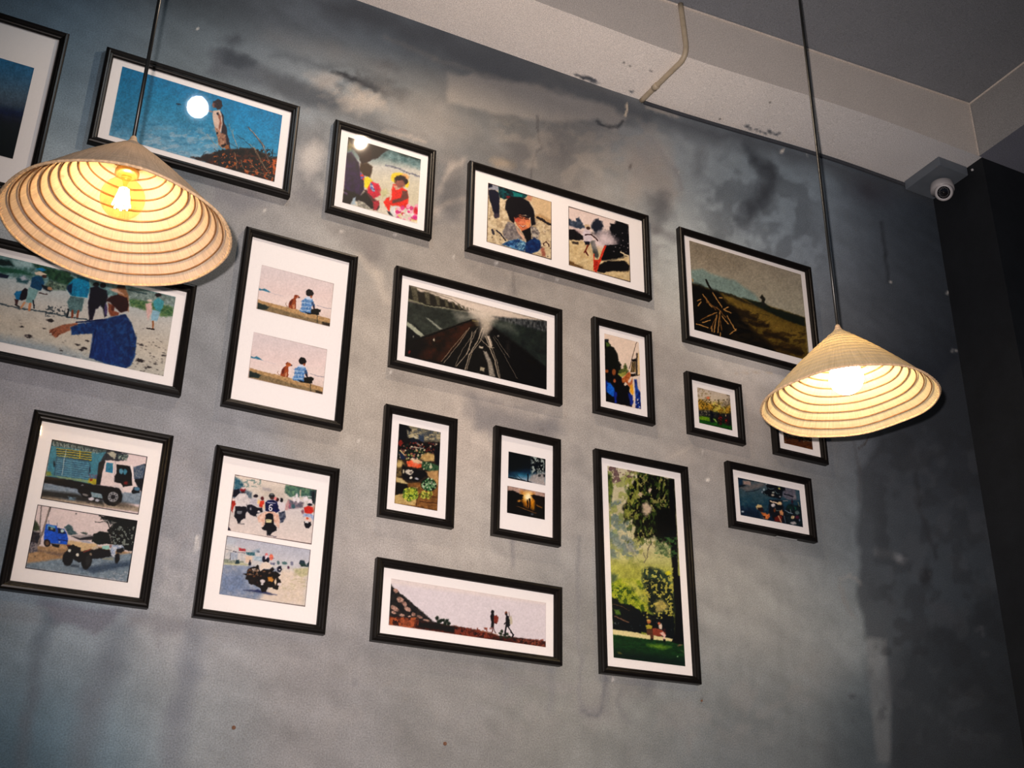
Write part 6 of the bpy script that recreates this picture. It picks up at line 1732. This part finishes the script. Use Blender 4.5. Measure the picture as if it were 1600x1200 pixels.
    p.poly([(170, 920), (260, 850), (340, 870), (330, 980), (240, 1030), (150, 970)], (60, 76, 30), 12); p.dots(210, (150, 850, 345, 1030), [(170, 190, 70), (116, 146, 60), (206, 206, 80), (60, 90, 40)], (6, 11), 5, inn(250, 940, 95, 85))
    p.ell(255, 900, 50, 30, (206, 196, 60), 0, 16, .5); p.dots(90, (370, 890, 525, 1000), [(176, 180, 80), (206, 200, 90), (90, 100, 40)], (7, 12), 8, inn(450, 945, 76, 52))


@draw('O1')
def _(p):
    p.view(785, 700, 10.44)
    p.grad((400, 80), (330, 540), [(0, (6, 12, 16)), (.5, (8, 20, 30)), (.68, (14, 50, 72)), (.82, (60, 120, 150)), (.95, (150, 170, 186)), (1, (176, 176, 184))])
    p.poly([(95, 60), (400, 120), (330, 330), (180, 400), (90, 420)], (8, 16, 20), 50, .9)
    p.poly([(90, 380), (240, 420), (230, 500), (90, 480)], (14, 40, 58), 30, .8)
    p.poly([(460, 440), (600, 400), (710, 400), (705, 620), (480, 560), (420, 545)], ((186, 172, 164), (160, 150, 146), 30), 30, .9)
    p.blot(450, 110, 715, 440, (160, 170, 164), 22, .55, .05, .95, 5, 1.6, 50); p.blot(540, 300, 715, 480, (12, 16, 20), 20, .55, .06, .8, 9)
    p.poly([(90, 470), (240, 500), (330, 520), (480, 560), (470, 575), (90, 500)], (16, 22, 30), 9, jit=5); p.line([(240, 440), (320, 520)], (20, 40, 56), 9, 7)
    p.poly([(404, 430), (418, 415), (430, 440), (428, 500), (420, 548), (405, 545), (408, 490)], (14, 20, 32), 6)


@draw('O2')
def _(p):
    p.view(785, 700, 10.44)
    p.c[:] = (14, 12, 10)
    p.poly([(85, 610), (700, 730), (695, 800), (520, 780), (470, 770), (330, 770), (180, 700), (80, 700)], ((196, 166, 150), (170, 140, 130), 40), 14)
    p.poly([(300, 700), (520, 740), (540, 860), (460, 1000), (380, 960), (320, 880)], (206, 130, 34), 36, .9)
    p.ell(410, 790, 70, 70, (252, 220, 150), 0, 40); p.ell(420, 800, 36, 44, (255, 244, 206), 0, 24)
    p.poly([(100, 700), (180, 695), (240, 740), (340, 765), (325, 830), (290, 860), (330, 900), (350, 980), (80, 1000), (80, 790)], (14, 13, 12), 9, jit=12, js=20)
    p.poly([(460, 770), (520, 765), (600, 780), (695, 810), (690, 960), (560, 960), (530, 880), (500, 820)], (26, 16, 12), 10, jit=10, js=20)
    p.ell(270, 865, 24, 16, (206, 140, 60), 0, 14, jit=6); p.poly([(480, 860), (520, 860), (520, 1030), (480, 1030)], (226, 150, 30), 22, .85)
    p.line([(560, 930), (640, 975)], (160, 110, 40), 16, 14, .8, jit=6)
    for x, y0, y1, w in ((408, 850, 960, 22), (445, 830, 1020, 26)):
        p.line([(x, y0), (x + 2, y1)], (34, 18, 14), w, 8)
    p.poly([(80, 930), (690, 1040), (688, 1175), (75, 1055)], (12, 11, 12), 24, .8)
    for k in range(14):
        p.line([(240 + 22 * k, 950 + 9 * k), (280 + 22 * k, 962 + 8 * k)], (160, 110, 60), 7, 7, .6, jit=6)
    p.ell(485, 1080, 24, 20, (84, 90, 100), 0, 12, .8)


@draw('P')
def _(p):
    p.view(570, 860, 5)
    p.c[:] = (218, 208, 212)
    p.poly([(180, 220), (1420, 400), (1420, 420), (180, 250)], (226, 212, 206), 20, .9)
    p.poly([(203, 262), (225, 295), (270, 330), (330, 375), (400, 440), (470, 495), (530, 555), (660, 590), (600, 600), (185, 540), (180, 400)], ((30, 30, 32), (52, 46, 42), 22), 5, jit=7, js=14)
    for x, y, rx, ry, an in ((240, 315, 20, 16, 30), (275, 385, 26, 22, 25), (310, 420, 24, 16, 50), (335, 460, 26, 16, 30), (235, 455, 34, 18, 35), (290, 505, 22, 12, 10), (380, 500, 16, 16, 0), (430, 520, 22, 10, 20), (225, 485, 20, 10, 20), (480, 545, 26, 8, 15), (350, 515, 12, 8, 0)):
        p.ell(x, y, rx, ry, ((196, 160, 144), (130, 96, 84), 12), an, jit=5, js=9)
    p.poly([(190, 515), (330, 525), (480, 560), (640, 580), (760, 600), (900, 625), (980, 640), (1040, 665), (1180, 680), (1420, 710), (1415, 762), (185, 582)], ((96, 44, 28), (40, 24, 22), 18), 5, jit=4)
    p.blot(188, 520, 420, 612, (176, 92, 56), 16, .5, .08, .9, 5, 1.5); p.poly([(260, 535), (400, 545), (390, 600), (300, 590)], (160, 84, 56), 14, .7, jit=8)
    p.blot(700, 600, 1000, 690, (130, 60, 44), 14, .5, .08, .9, 9, 1.5); p.blot(1180, 690, 1415, 760, (130, 70, 56), 10, .5, .1, .9, 11)
    p.poly([(420, 560), (560, 570), (700, 600), (690, 640), (430, 600)], (26, 26, 24), 7, .9, jit=8)
    p.line([(900, 625), (1040, 660)], (180, 140, 110), 5, 4, .8, jit=3)
    for x, y in ((565, 530), (590, 550), (610, 545), (640, 550), (655, 570), (575, 560), (625, 570)):
        p.ell(x, y, 14, 16, (34, 44, 34), 20, jit=6, js=8)
    for x, y in ((1070, 630), (1060, 650), (1090, 660), (1110, 655), (1130, 675), (1065, 675), (1100, 680)):
        p.ell(x, y, 13, 10, (44, 56, 40), 20, jit=5, js=8)
    K = (26, 22, 28)                        # the two walkers
    p.ell(997, 480, 13, 15, K); p.poly([(990, 492), (1008, 492), (1014, 520), (1012, 560), (1006, 600), (985, 602), (988, 560), (980, 515)], K, 4)
    p.line([(984, 512), (996, 545)], K, 6); p.poly([(1008, 512), (1030, 505), (1045, 520), (1040, 555), (1030, 575), (1010, 565)], (130, 56, 44), 4)
    p.line([(994, 600), (998, 625), (992, 650)], (110, 66, 60), 8); p.line([(1002, 600), (1014, 630), (1022, 645)], (80, 46, 44), 8); p.line([(1018, 565), (1034, 572)], K, 5)
    p.ell(1105, 490, 11, 14, (120, 70, 54)); p.ell(1108, 500, 8, 10, K); p.poly([(1105, 505), (1125, 515), (1135, 545), (1138, 585), (1125, 600), (1098, 600), (1100, 560)], K, 4)
    p.poly([(1128, 520), (1145, 510), (1155, 545), (1152, 578), (1132, 578)], (190, 180, 160), 4); p.line([(1126, 480), (1130, 515)], (110, 84, 70), 4)
    p.line([(1104, 560), (1090, 575)], K, 7); p.line([(1104, 600), (1098, 640), (1098, 662)], K, 13); p.line([(1122, 600), (1145, 640), (1160, 660), (1154, 676)], K, 11)
    p.border((214, 200, 194), .8, .5)


@draw('Q')
def _(p):
    p.view(945, 725, 5.454)
    p.grad((300, 60), (330, 1180), [(0, (206, 196, 168)), (.3, (196, 186, 150)), (.55, (206, 196, 158)), (.75, (176, 176, 100)), (1, (150, 160, 70))])
    p.blot(0, 300, 330, 820, (104, 124, 120), 56, .53, .1, .8, 5, 1.2, 30)
    p.blot(0, 60, 330, 900, (150, 156, 84), 44, .55, .1, .7, 9)
    p.poly([(20, 820), (200, 850), (320, 870), (560, 900), (560, 1180), (50, 1180)], ((186, 184, 84), (150, 150, 60), 40), 40, .7)
    p.blot(10, 0, 260, 170, (110, 84, 84), 26, .52, .08, .9, 15, 1.4, 20); p.poly([(20, 60), (60, 100), (70, 220), (50, 340), (26, 340)], ((30, 44, 30), (110, 130, 50), 20, 2), 10, .9, jit=12)
    p.poly([(50, 560), (110, 590), (160, 680), (140, 740), (50, 660)], (84, 112, 120), 24, .7, jit=20); p.poly([(180, 620), (260, 700), (260, 780), (190, 740)], (116, 128, 140), 24, .7, jit=20)
    p.poly([(50, 930), (110, 950), (100, 1010), (56, 1020)], (70, 90, 70), 16, .8, jit=14)
    # hanging foliage
    p.poly([(310, 60), (590, 130), (600, 700), (560, 720), (520, 640), (440, 700), (420, 620), (330, 640), (280, 660), (250, 600), (240, 470), (190, 470), (165, 500), (180, 300), (200, 180), (250, 150)], (18, 20, 14), 10, jit=34, js=60)
    p.blot(160, 60, 610, 700, (150, 146, 84), 22, .63, .04, .9, 21, 1.6, 20); p.blot(160, 60, 610, 700, (70, 90, 40), 18, .58, .06, .7, 23, 1.6, 20)
    p.poly([(320, 350), (360, 320), (400, 370), (390, 420), (350, 440), (320, 410)], (214, 190, 166), 12, .9, jit=12); p.ell(385, 225, 12, 24, (206, 184, 160), 10, jit=6); p.ell(300, 260, 16, 20, (190, 170, 140), 0, jit=10); p.ell(500, 190, 6, 50, (110, 120, 60), 4)
    p.blot(160, 110, 300, 480, (150, 154, 70), 20, .55, .06, .8, 27, 2, 20)
    p.poly([(420, 100), (545, 130), (560, 700), (575, 900), (600, 1400), (590, 1800), (640, 1800), (620, 700), (600, 300), (590, 140)], (12, 12, 14), 8)
    p.poly([(440, 380), (560, 380), (580, 560), (540, 680), (470, 640), (430, 560)], (12, 14, 12), 14, jit=14); p.blot(420, 620, 620, 800, (70, 110, 60), 20, .56, .06, .8, 31)
    p.poly([(430, 640), (530, 700), (550, 780), (440, 760)], ((60, 84, 50), (150, 160, 110), 16, 1, 3), 12, .8, jit=14)
    p.line([(400, 670), (370, 720), (360, 800), (330, 840)], (104, 96, 80), 9, 7, .8, jit=6); p.line([(330, 760), (350, 810)], (110, 104, 90), 8, 7, .7)
    p.poly([(320, 900), (380, 880), (440, 900), (540, 930), (570, 1000), (580, 1180), (360, 1180), (340, 1040)], ((34, 44, 40), (60, 80, 60), 26), 14, jit=24, js=50)
    p.blot(320, 880, 590, 1200, (190, 186, 90), 24, .60, .05, .9, 41); p.ell(540, 930, 24, 20, (206, 200, 50), 0, jit=10)
    p.view(950, 900, 8.27)                  # lower half
    p.poly([(35, 110), (120, 40), (260, 30), (420, 60), (520, 340), (560, 470), (440, 480), (60, 300)], ((180, 180, 60), (120, 140, 34), 36), 16, jit=16, js=40)
    p.blot(40, 110, 480, 480, (50, 76, 24), 32, .54, .06, .85, 45, 1, 20); p.poly([(200, 60), (330, 60), (420, 160), (500, 330), (430, 330), (330, 180)], (206, 196, 110), 30, .6, jit=20)
    p.poly([(50, 280), (130, 300), (160, 360), (300, 370), (420, 450), (600, 500), (850, 460), (880, 850), (700, 800), (60, 700)], (12, 18, 22), 12, jit=18, js=40)
    p.poly([(470, 20), (640, 40), (820, 120), (880, 460), (640, 520), (520, 440), (520, 300)], ((22, 32, 30), (44, 56, 36), 30), 14, jit=14, js=40)
    p.blot(440, 40, 850, 560, (186, 176, 80), 30, .56, .05, .9, 51, 1, 20); p.poly([(600, 340), (700, 300), (790, 400), (740, 450), (620, 470)], (196, 176, 100), 20, .8, jit=20)
    p.poly([(70, 430), (150, 440), (160, 500), (110, 500)], (110, 146, 50), 12, .8, jit=12); p.line([(60, 360), (180, 390), (270, 450)], (120, 90, 60), 9, 7, .7, jit=5); p.line([(90, 520), (200, 570), (270, 600)], (130, 96, 76), 16, 8, .8, jit=5)
    p.dots(24, (90, 420, 860, 780), [(150, 156, 150), (90, 110, 110)], (3, 8), 12, None, .7)
    p.poly([(60, 690), (200, 705), (430, 740), (500, 745), (880, 820), (900, 870), (500, 815), (60, 760)], (226, 212, 160), 8); p.poly([(430, 720), (500, 735), (490, 765), (430, 745)], (150, 160, 60), 8, .8)
    p.poly([(65, 755), (500, 815), (860, 850), (1010, 860), (1010, 1180), (70, 1060)], ((20, 52, 24), (30, 70, 34), 40, .4), 9)
    p.poly([(500, 880), (680, 890), (820, 920), (700, 950), (540, 910)], (110, 146, 44), 22, .85, jit=14); p.poly([(70, 960), (1010, 1080), (1010, 1180), (70, 1060)], (8, 28, 24), 50, .8)
    p.poly([(860, 0), (945, 0), (960, 400), (990, 860), (820, 850), (860, 780), (880, 500)], (12, 11, 13), 8); p.poly([(820, 845), (990, 860), (980, 890), (860, 870)], (12, 16, 14), 10)
    p.ell(930, 895, 30, 12, (120, 100, 70), -10, jit=6); p.line([(940, 960), (1000, 1000)], (110, 110, 80), 8, 7, .7); p.ell(900, 1040, 10, 10, (120, 150, 110)); p.ell(150, 995, 34, 14, (84, 84, 44), 20, jit=8)
    # bench sitters
    p.ell(528, 590, 26, 30, (176, 104, 60)); p.ell(524, 572, 22, 14, (196, 160, 90)); p.poly([(484, 640), (520, 625), (575, 650), (560, 690), (500, 690)], (180, 164, 60), 7)
    p.poly([(495, 690), (560, 680), (590, 740), (585, 810), (555, 812), (545, 770), (505, 760)], (90, 60, 44), 7); p.poly([(570, 670), (650, 680), (740, 720), (740, 770), (640, 780), (580, 760)], (150, 70, 52), 8)
    p.ell(660, 612, 18, 18, (190, 110, 80)); p.poly([(650, 640), (690, 610), (700, 650), (700, 690), (660, 680)], (222, 200, 180), 7); p.ell(725, 700, 22, 26, (60, 34, 34))
    p.poly([(670, 740), (710, 720), (750, 770), (735, 785), (735, 830), (712, 820), (712, 780)], (226, 190, 176), 7); p.poly([(712, 815), (745, 820), (742, 855), (714, 850)], (16, 18, 18), 6); p.poly([(548, 805), (586, 808), (584, 830), (548, 825)], (20, 18, 18), 6)


@draw('R')
def _(p):
    p.view(1148, 740, 13.63)
    p.c[:] = (36, 58, 70)
    p.grad((300, 120), (260, 950), [(0, (84, 92, 98)), (.3, (64, 84, 94)), (.6, (36, 66, 82)), (1, (20, 40, 58))])
    p.blot(60, 90, 800, 950, (66, 86, 92), 60, .54, .12, .5, 5)
    p.poly([(60, 90), (180, 120), (190, 250), (90, 260)], (26, 50, 70), 24, .9); p.poly([(180, 150), (340, 160), (340, 250), (180, 235)], (156, 134, 126), 16); p.poly([(90, 240), (240, 240), (240, 270), (100, 290)], (24, 28, 34), 16, .9)
    p.poly([(130, 300), (560, 190), (640, 240), (500, 310), (250, 380)], (116, 108, 106), 30, .8); p.line([(230, 390), (420, 370), (540, 320)], (34, 40, 50), 16, 14, .8)
    p.poly([(60, 700), (500, 780), (560, 980), (130, 900)], (20, 36, 56), 50, .7)
    p.poly([(1030, 290), (1380, 330), (1400, 560), (1150, 560), (1010, 480)], ((120, 112, 124), (90, 92, 104), 40), 16); p.poly([(1280, 320), (1390, 340), (1400, 560), (1320, 560)], (60, 86, 100), 20, .9)
    p.line([(1060, 435), (1250, 490)], (20, 22, 34), 26, 10); p.line([(1030, 575), (1130, 585)], (150, 140, 140), 14, 9); p.ell(1275, 500, 26, 44, (140, 134, 140), 10, 14)
    p.poly([(660, 230), (860, 240), (1060, 290), (1080, 360), (1020, 380), (1010, 480), (960, 540), (800, 500), (640, 460), (590, 400), (700, 330)], (16, 18, 24), 12, jit=14, js=30)
    for q in ([(710, 300), (760, 330), (830, 320)], [(620, 400), (650, 450), (700, 450)], [(850, 370), (900, 430), (960, 430)], [(900, 260), (960, 300)]):
        p.line(q, (110, 136, 140), 10, 9, .8, jit=6)
    p.ell(620, 340, 22, 22, (150, 170, 176)); p.ell(580, 390, 14, 16, (140, 150, 160)); p.ell(820, 400, 26, 20, (150, 156, 150)); p.ell(810, 455, 34, 20, (170, 160, 146)); p.ell(950, 322, 26, 16, (196, 196, 110), 20); p.ell(965, 495, 18, 14, (176, 176, 176)); p.ell(675, 225, 10, 14, (160, 160, 166))
    p.poly([(740, 560), (1010, 560), (1060, 820), (1050, 1040), (860, 1010), (720, 820)], (22, 20, 26), 20, .9, jit=14, js=40)
    p.line([(760, 580), (830, 610), (930, 640)], (216, 190, 164), 26, 10); p.ell(955, 640, 54, 40, (216, 190, 150), 10, 12); p.ell(818, 675, 42, 38, (214, 206, 206), 20, 12)
    p.ell(965, 700, 70, 34, (14, 16, 24), 10, 12); p.line([(860, 730), (900, 790), (1000, 780)], (130, 140, 130), 12, 9, .8)
    p.poly([(950, 800), (1000, 770), (1040, 830), (1030, 890), (960, 880)], (206, 146, 100), 12); p.poly([(860, 930), (960, 880), (1010, 920), (990, 1040), (850, 1010)], (116, 40, 24), 14, jit=10); p.line([(930, 910), (990, 1030)], (196, 150, 120), 26, 12, .9); p.ell(850, 780, 26, 36, (130, 70, 36), 0, 14)
    p.poly([(445, 700), (500, 655), (570, 670), (600, 720), (540, 730), (470, 760)], (206, 180, 130), 12); p.poly([(480, 730), (590, 720), (620, 800), (570, 820), (500, 770)], (50, 30, 30), 12)
    p.poly([(560, 820), (640, 830), (690, 870), (740, 850), (750, 910), (700, 980), (640, 960), (600, 900)], ((216, 130, 70), (170, 90, 50), 24), 10); p.ell(630, 930, 30, 26, (54, 20, 16), 20); p.ell(610, 950, 24, 12, (150, 130, 120), 30, a=.8)
    p.poly([(1100, 680), (1200, 650), (1380, 680), (1420, 800), (1450, 1120), (1080, 1060), (1060, 860)], ((16, 20, 24), (34, 52, 56), 30), 14, jit=12, js=40)
    p.poly([(1130, 660), (1230, 700), (1220, 780), (1120, 740)], (20, 50, 44), 12, .9); p.line([(1080, 780), (1150, 830), (1230, 850)], (120, 136, 150), 20, 12, .8); p.line([(1190, 760), (1200, 840)], (140, 156, 160), 12, 9, .8); p.poly([(1260, 700), (1320, 740), (1290, 780)], (30, 90, 70), 12)
    p.ell(1235, 930, 36, 34, (216, 196, 156), 0, 10); p.line([(1235, 900), (1235, 965)], (120, 60, 50), 8, 8); p.ell(1250, 1055, 60, 32, (176, 170, 170), 8, 12); p.ell(1330, 930, 40, 40, (100, 34, 60), 0, 16, .8)
    p.ell(1330, 830, 40, 40, (110, 130, 130), 0, 12, .8); p.line([(1350, 610), (1380, 700)], (150, 140, 110), 14, 10, .8); p.ell(1220, 600, 16, 40, (60, 26, 40), 0, 12); p.ell(1380, 990, 14, 20, (120, 130, 160), 0)
    p.line([(1050, 900), (1080, 1050)], (110, 120, 130), 14, 10, .8); p.ell(168, 812, 26, 18, (180, 190, 200), 0, 10)
    p.line([(70, 100), (400, 160), (640, 190)], (16, 20, 30), 14, 10, .8)


def rect_of(cx, cy, w, h):
    return cx - w / 2, cy - h / 2, cx + w / 2, cy + h / 2


make_frame('A', -.118, .6125, .0162, .8045, 0, 'partly cut off dark blue seascape picture, furthest left at the top', [
    (0, 0, 4, [(-300, 300), (218, 400), (85, 980), (-400, 880)])])
make_frame('B', *rect_of(.1482, .745, .195, .1174), 0, 'wide framed print of a child on a grassy mound under bright blue sky', [
    (150, 50, 4.446, [(178, 235), (1293, 580), (1240, 1048), (98, 712)])])
make_frame('C', *rect_of(.3404, .7427, .1168, .1178), -.15, 'square framed print of a small child in red with a yellow hat', [
    (500, 170, 5.455, [(240, 240), (858, 430), (830, 975), (190, 800)])])
make_frame('D', *rect_of(.5527, .7433, .2342, .1187), .09, 'wide black frame with two prints, smiling dark-haired child and smoky fire', [
    (710, 240, 5, [(263, 230), (760, 375), (758, 828), (252, 690)]), (710, 240, 5, [(890, 413), (1363, 550), (1375, 1003), (895, 873)])])
make_frame('E', .7065, .6440, .9085, .8010, 0, 'large framed landscape of a dim hillside with a stack of poles', [
    (1040, 340, 5, [(192, 190), (1070, 440), (1110, 1100), (218, 890)])])
make_frame('F', -.0262, .4525, .1690, .5685, 0, 'framed beach scene with a crouching man in blue, partly cut off at left', [
    (0, 360, 4.284, [(-300, 85), (1177, 455), (1090, 987), (-400, 650)])])
make_frame('G', *rect_of(.2624, .5485, .1159, .1927), -.44, 'tall framed pair of pale prints of a boy and a brown dog', [
    (340, 340, 3.43, [(233, 250), (622, 355), (603, 585), (210, 490)]), (340, 340, 3.43, [(190, 610), (588, 708), (563, 948), (165, 860)])])
make_frame('H', *rect_of(.4564, .5873, .1948, .117), -.13, 'wide framed dark print of railway tracks running into white haze', [
    (600, 400, 4.8, [(187, 218), (1225, 487), (1217, 1005), (155, 748)])])
make_frame('I', *rect_of(.6279, .5891, .0794, .1179), .09, 'small upright framed print of people in blue reaching up, under pale sky', [
    (910, 480, 6, [(205, 245), (530, 330), (550, 957), (220, 885)])])
make_frame('J', *rect_of(.7465, .5705, .0806, .0788), .14, 'small square framed print of yellow-green trees and a crowd on grass', [
    (1050, 560, 5.926, [(233, 265), (540, 345), (555, 663), (252, 600)])])
make_frame('K', .8218, .5303, .9035, .6089, 0, 'small frame with a brown print, mostly hidden behind the right hat lamp', [
    (1050, 560, 5.926, [(1010, 480), (1255, 540), (1325, 853), (1040, 783)])])
make_frame('L', *rect_of(.1102, .3398, .1158, .1549), .01, 'upright frame with two outlined prints, white lorry above blue truck', [
    (0, 630, 3.636, [(295, 205), (838, 303), (787, 633), (230, 543)]), (0, 630, 3.636, [(213, 575), (785, 668), (723, 1020), (143, 937)])])
make_frame('M', *rect_of(.2616, .3384, .116, .156), -.41, 'upright frame with two prints of motorbikes, rider in shirt number six', [
    (290, 680, 3.752, [(288, 230), (770, 320), (738, 638), (247, 562)]), (290, 680, 3.752, [(242, 590), (733, 670), (702, 1003), (195, 935)])])
make_frame('N', *rect_of(.3971, .4333, .0782, .1157), .04, 'small upright framed print of a market with piles of green fruit', [
    (580, 620, 4.8, [(210, 198), (522, 270), (495, 857), (173, 797)])])
make_frame('O', *rect_of(.5126, .4348, .078, .117), -.17, 'small upright frame with two little dark prints, blue dusk above golden sunset', [
    (580, 620, 4.8, [(1030, 410), (1308, 467), (1306, 668), (1027, 607)]), (580, 620, 4.8, [(1023, 665), (1305, 725), (1300, 923), (1017, 868)])])
make_frame('P', *rect_of(.4558, .2993, .1934, .078), -.14, 'long low framed print of two walkers silhouetted against white sky', [
    (570, 860, 5, [(205, 222), (1415, 405), (1415, 760), (187, 580)])])
make_frame('Q', *rect_of(.6488, .3759, .119, .2334), .74, 'tallest upright framed print of a sunlit park with people on a bench', [
    (910, 690, 3.075, [(118, 115), (440, 180), (497, 1080), (152, 1038)])])
fr = make_frame('R', *rect_of(.8145, .472, .1216, .0791), .33, 'small landscape-format framed print of scooters parked seen from above', [
    (1120, 710, 8, [(258, 293), (1030, 442), (1080, 905), (303, 765)])])
# strip of pale tape under its lower edge
bm = bmesh.new()
hb = -(.0791 * S) / 2 + .001
add_box(bm, .005, .075, -.016, -.006, hb - .0010, hb + .0008)
from_bm('tape_strip', bm, M_TAPE, fr)

# wall plugs and screw heads left in the plaster
for (x_, z_), nm, lb in (((365, 1137), 'wall_plug', 'brown wall plug in the plaster below the motorbike picture'),
                         ((695, 1162), 'wall_plug', 'reddish brown wall plug low on the wall below the walkers picture'),
                         ((1096, 1095), 'wall_plug', 'tiny dark wall plug just below the tall park picture')):
    dv = np.array([(x_ - 800) / FPX, 1, -(z_ - 600) / FPX]) @ R.T
    dv = dv / dv[1] * S
    bm = bmesh.new()
    rr = .0042 if x_ < 1000 else .0026
    add_lathe(bm, [(0, .0012), (rr * .4, .0012), (rr * .55, .003), (rr * .9, .0032), (rr, .0018), (rr, 0)], 20)
    o = from_bm(nm, bm, M_PLUG, smooth=True)
    o.location = (dv[0], S, dv[2] + CZ)
    o.rotation_euler = (math.pi / 2, 0, 0)
    tag(o, lb, 'wall plug', 'wall plugs in the plaster')
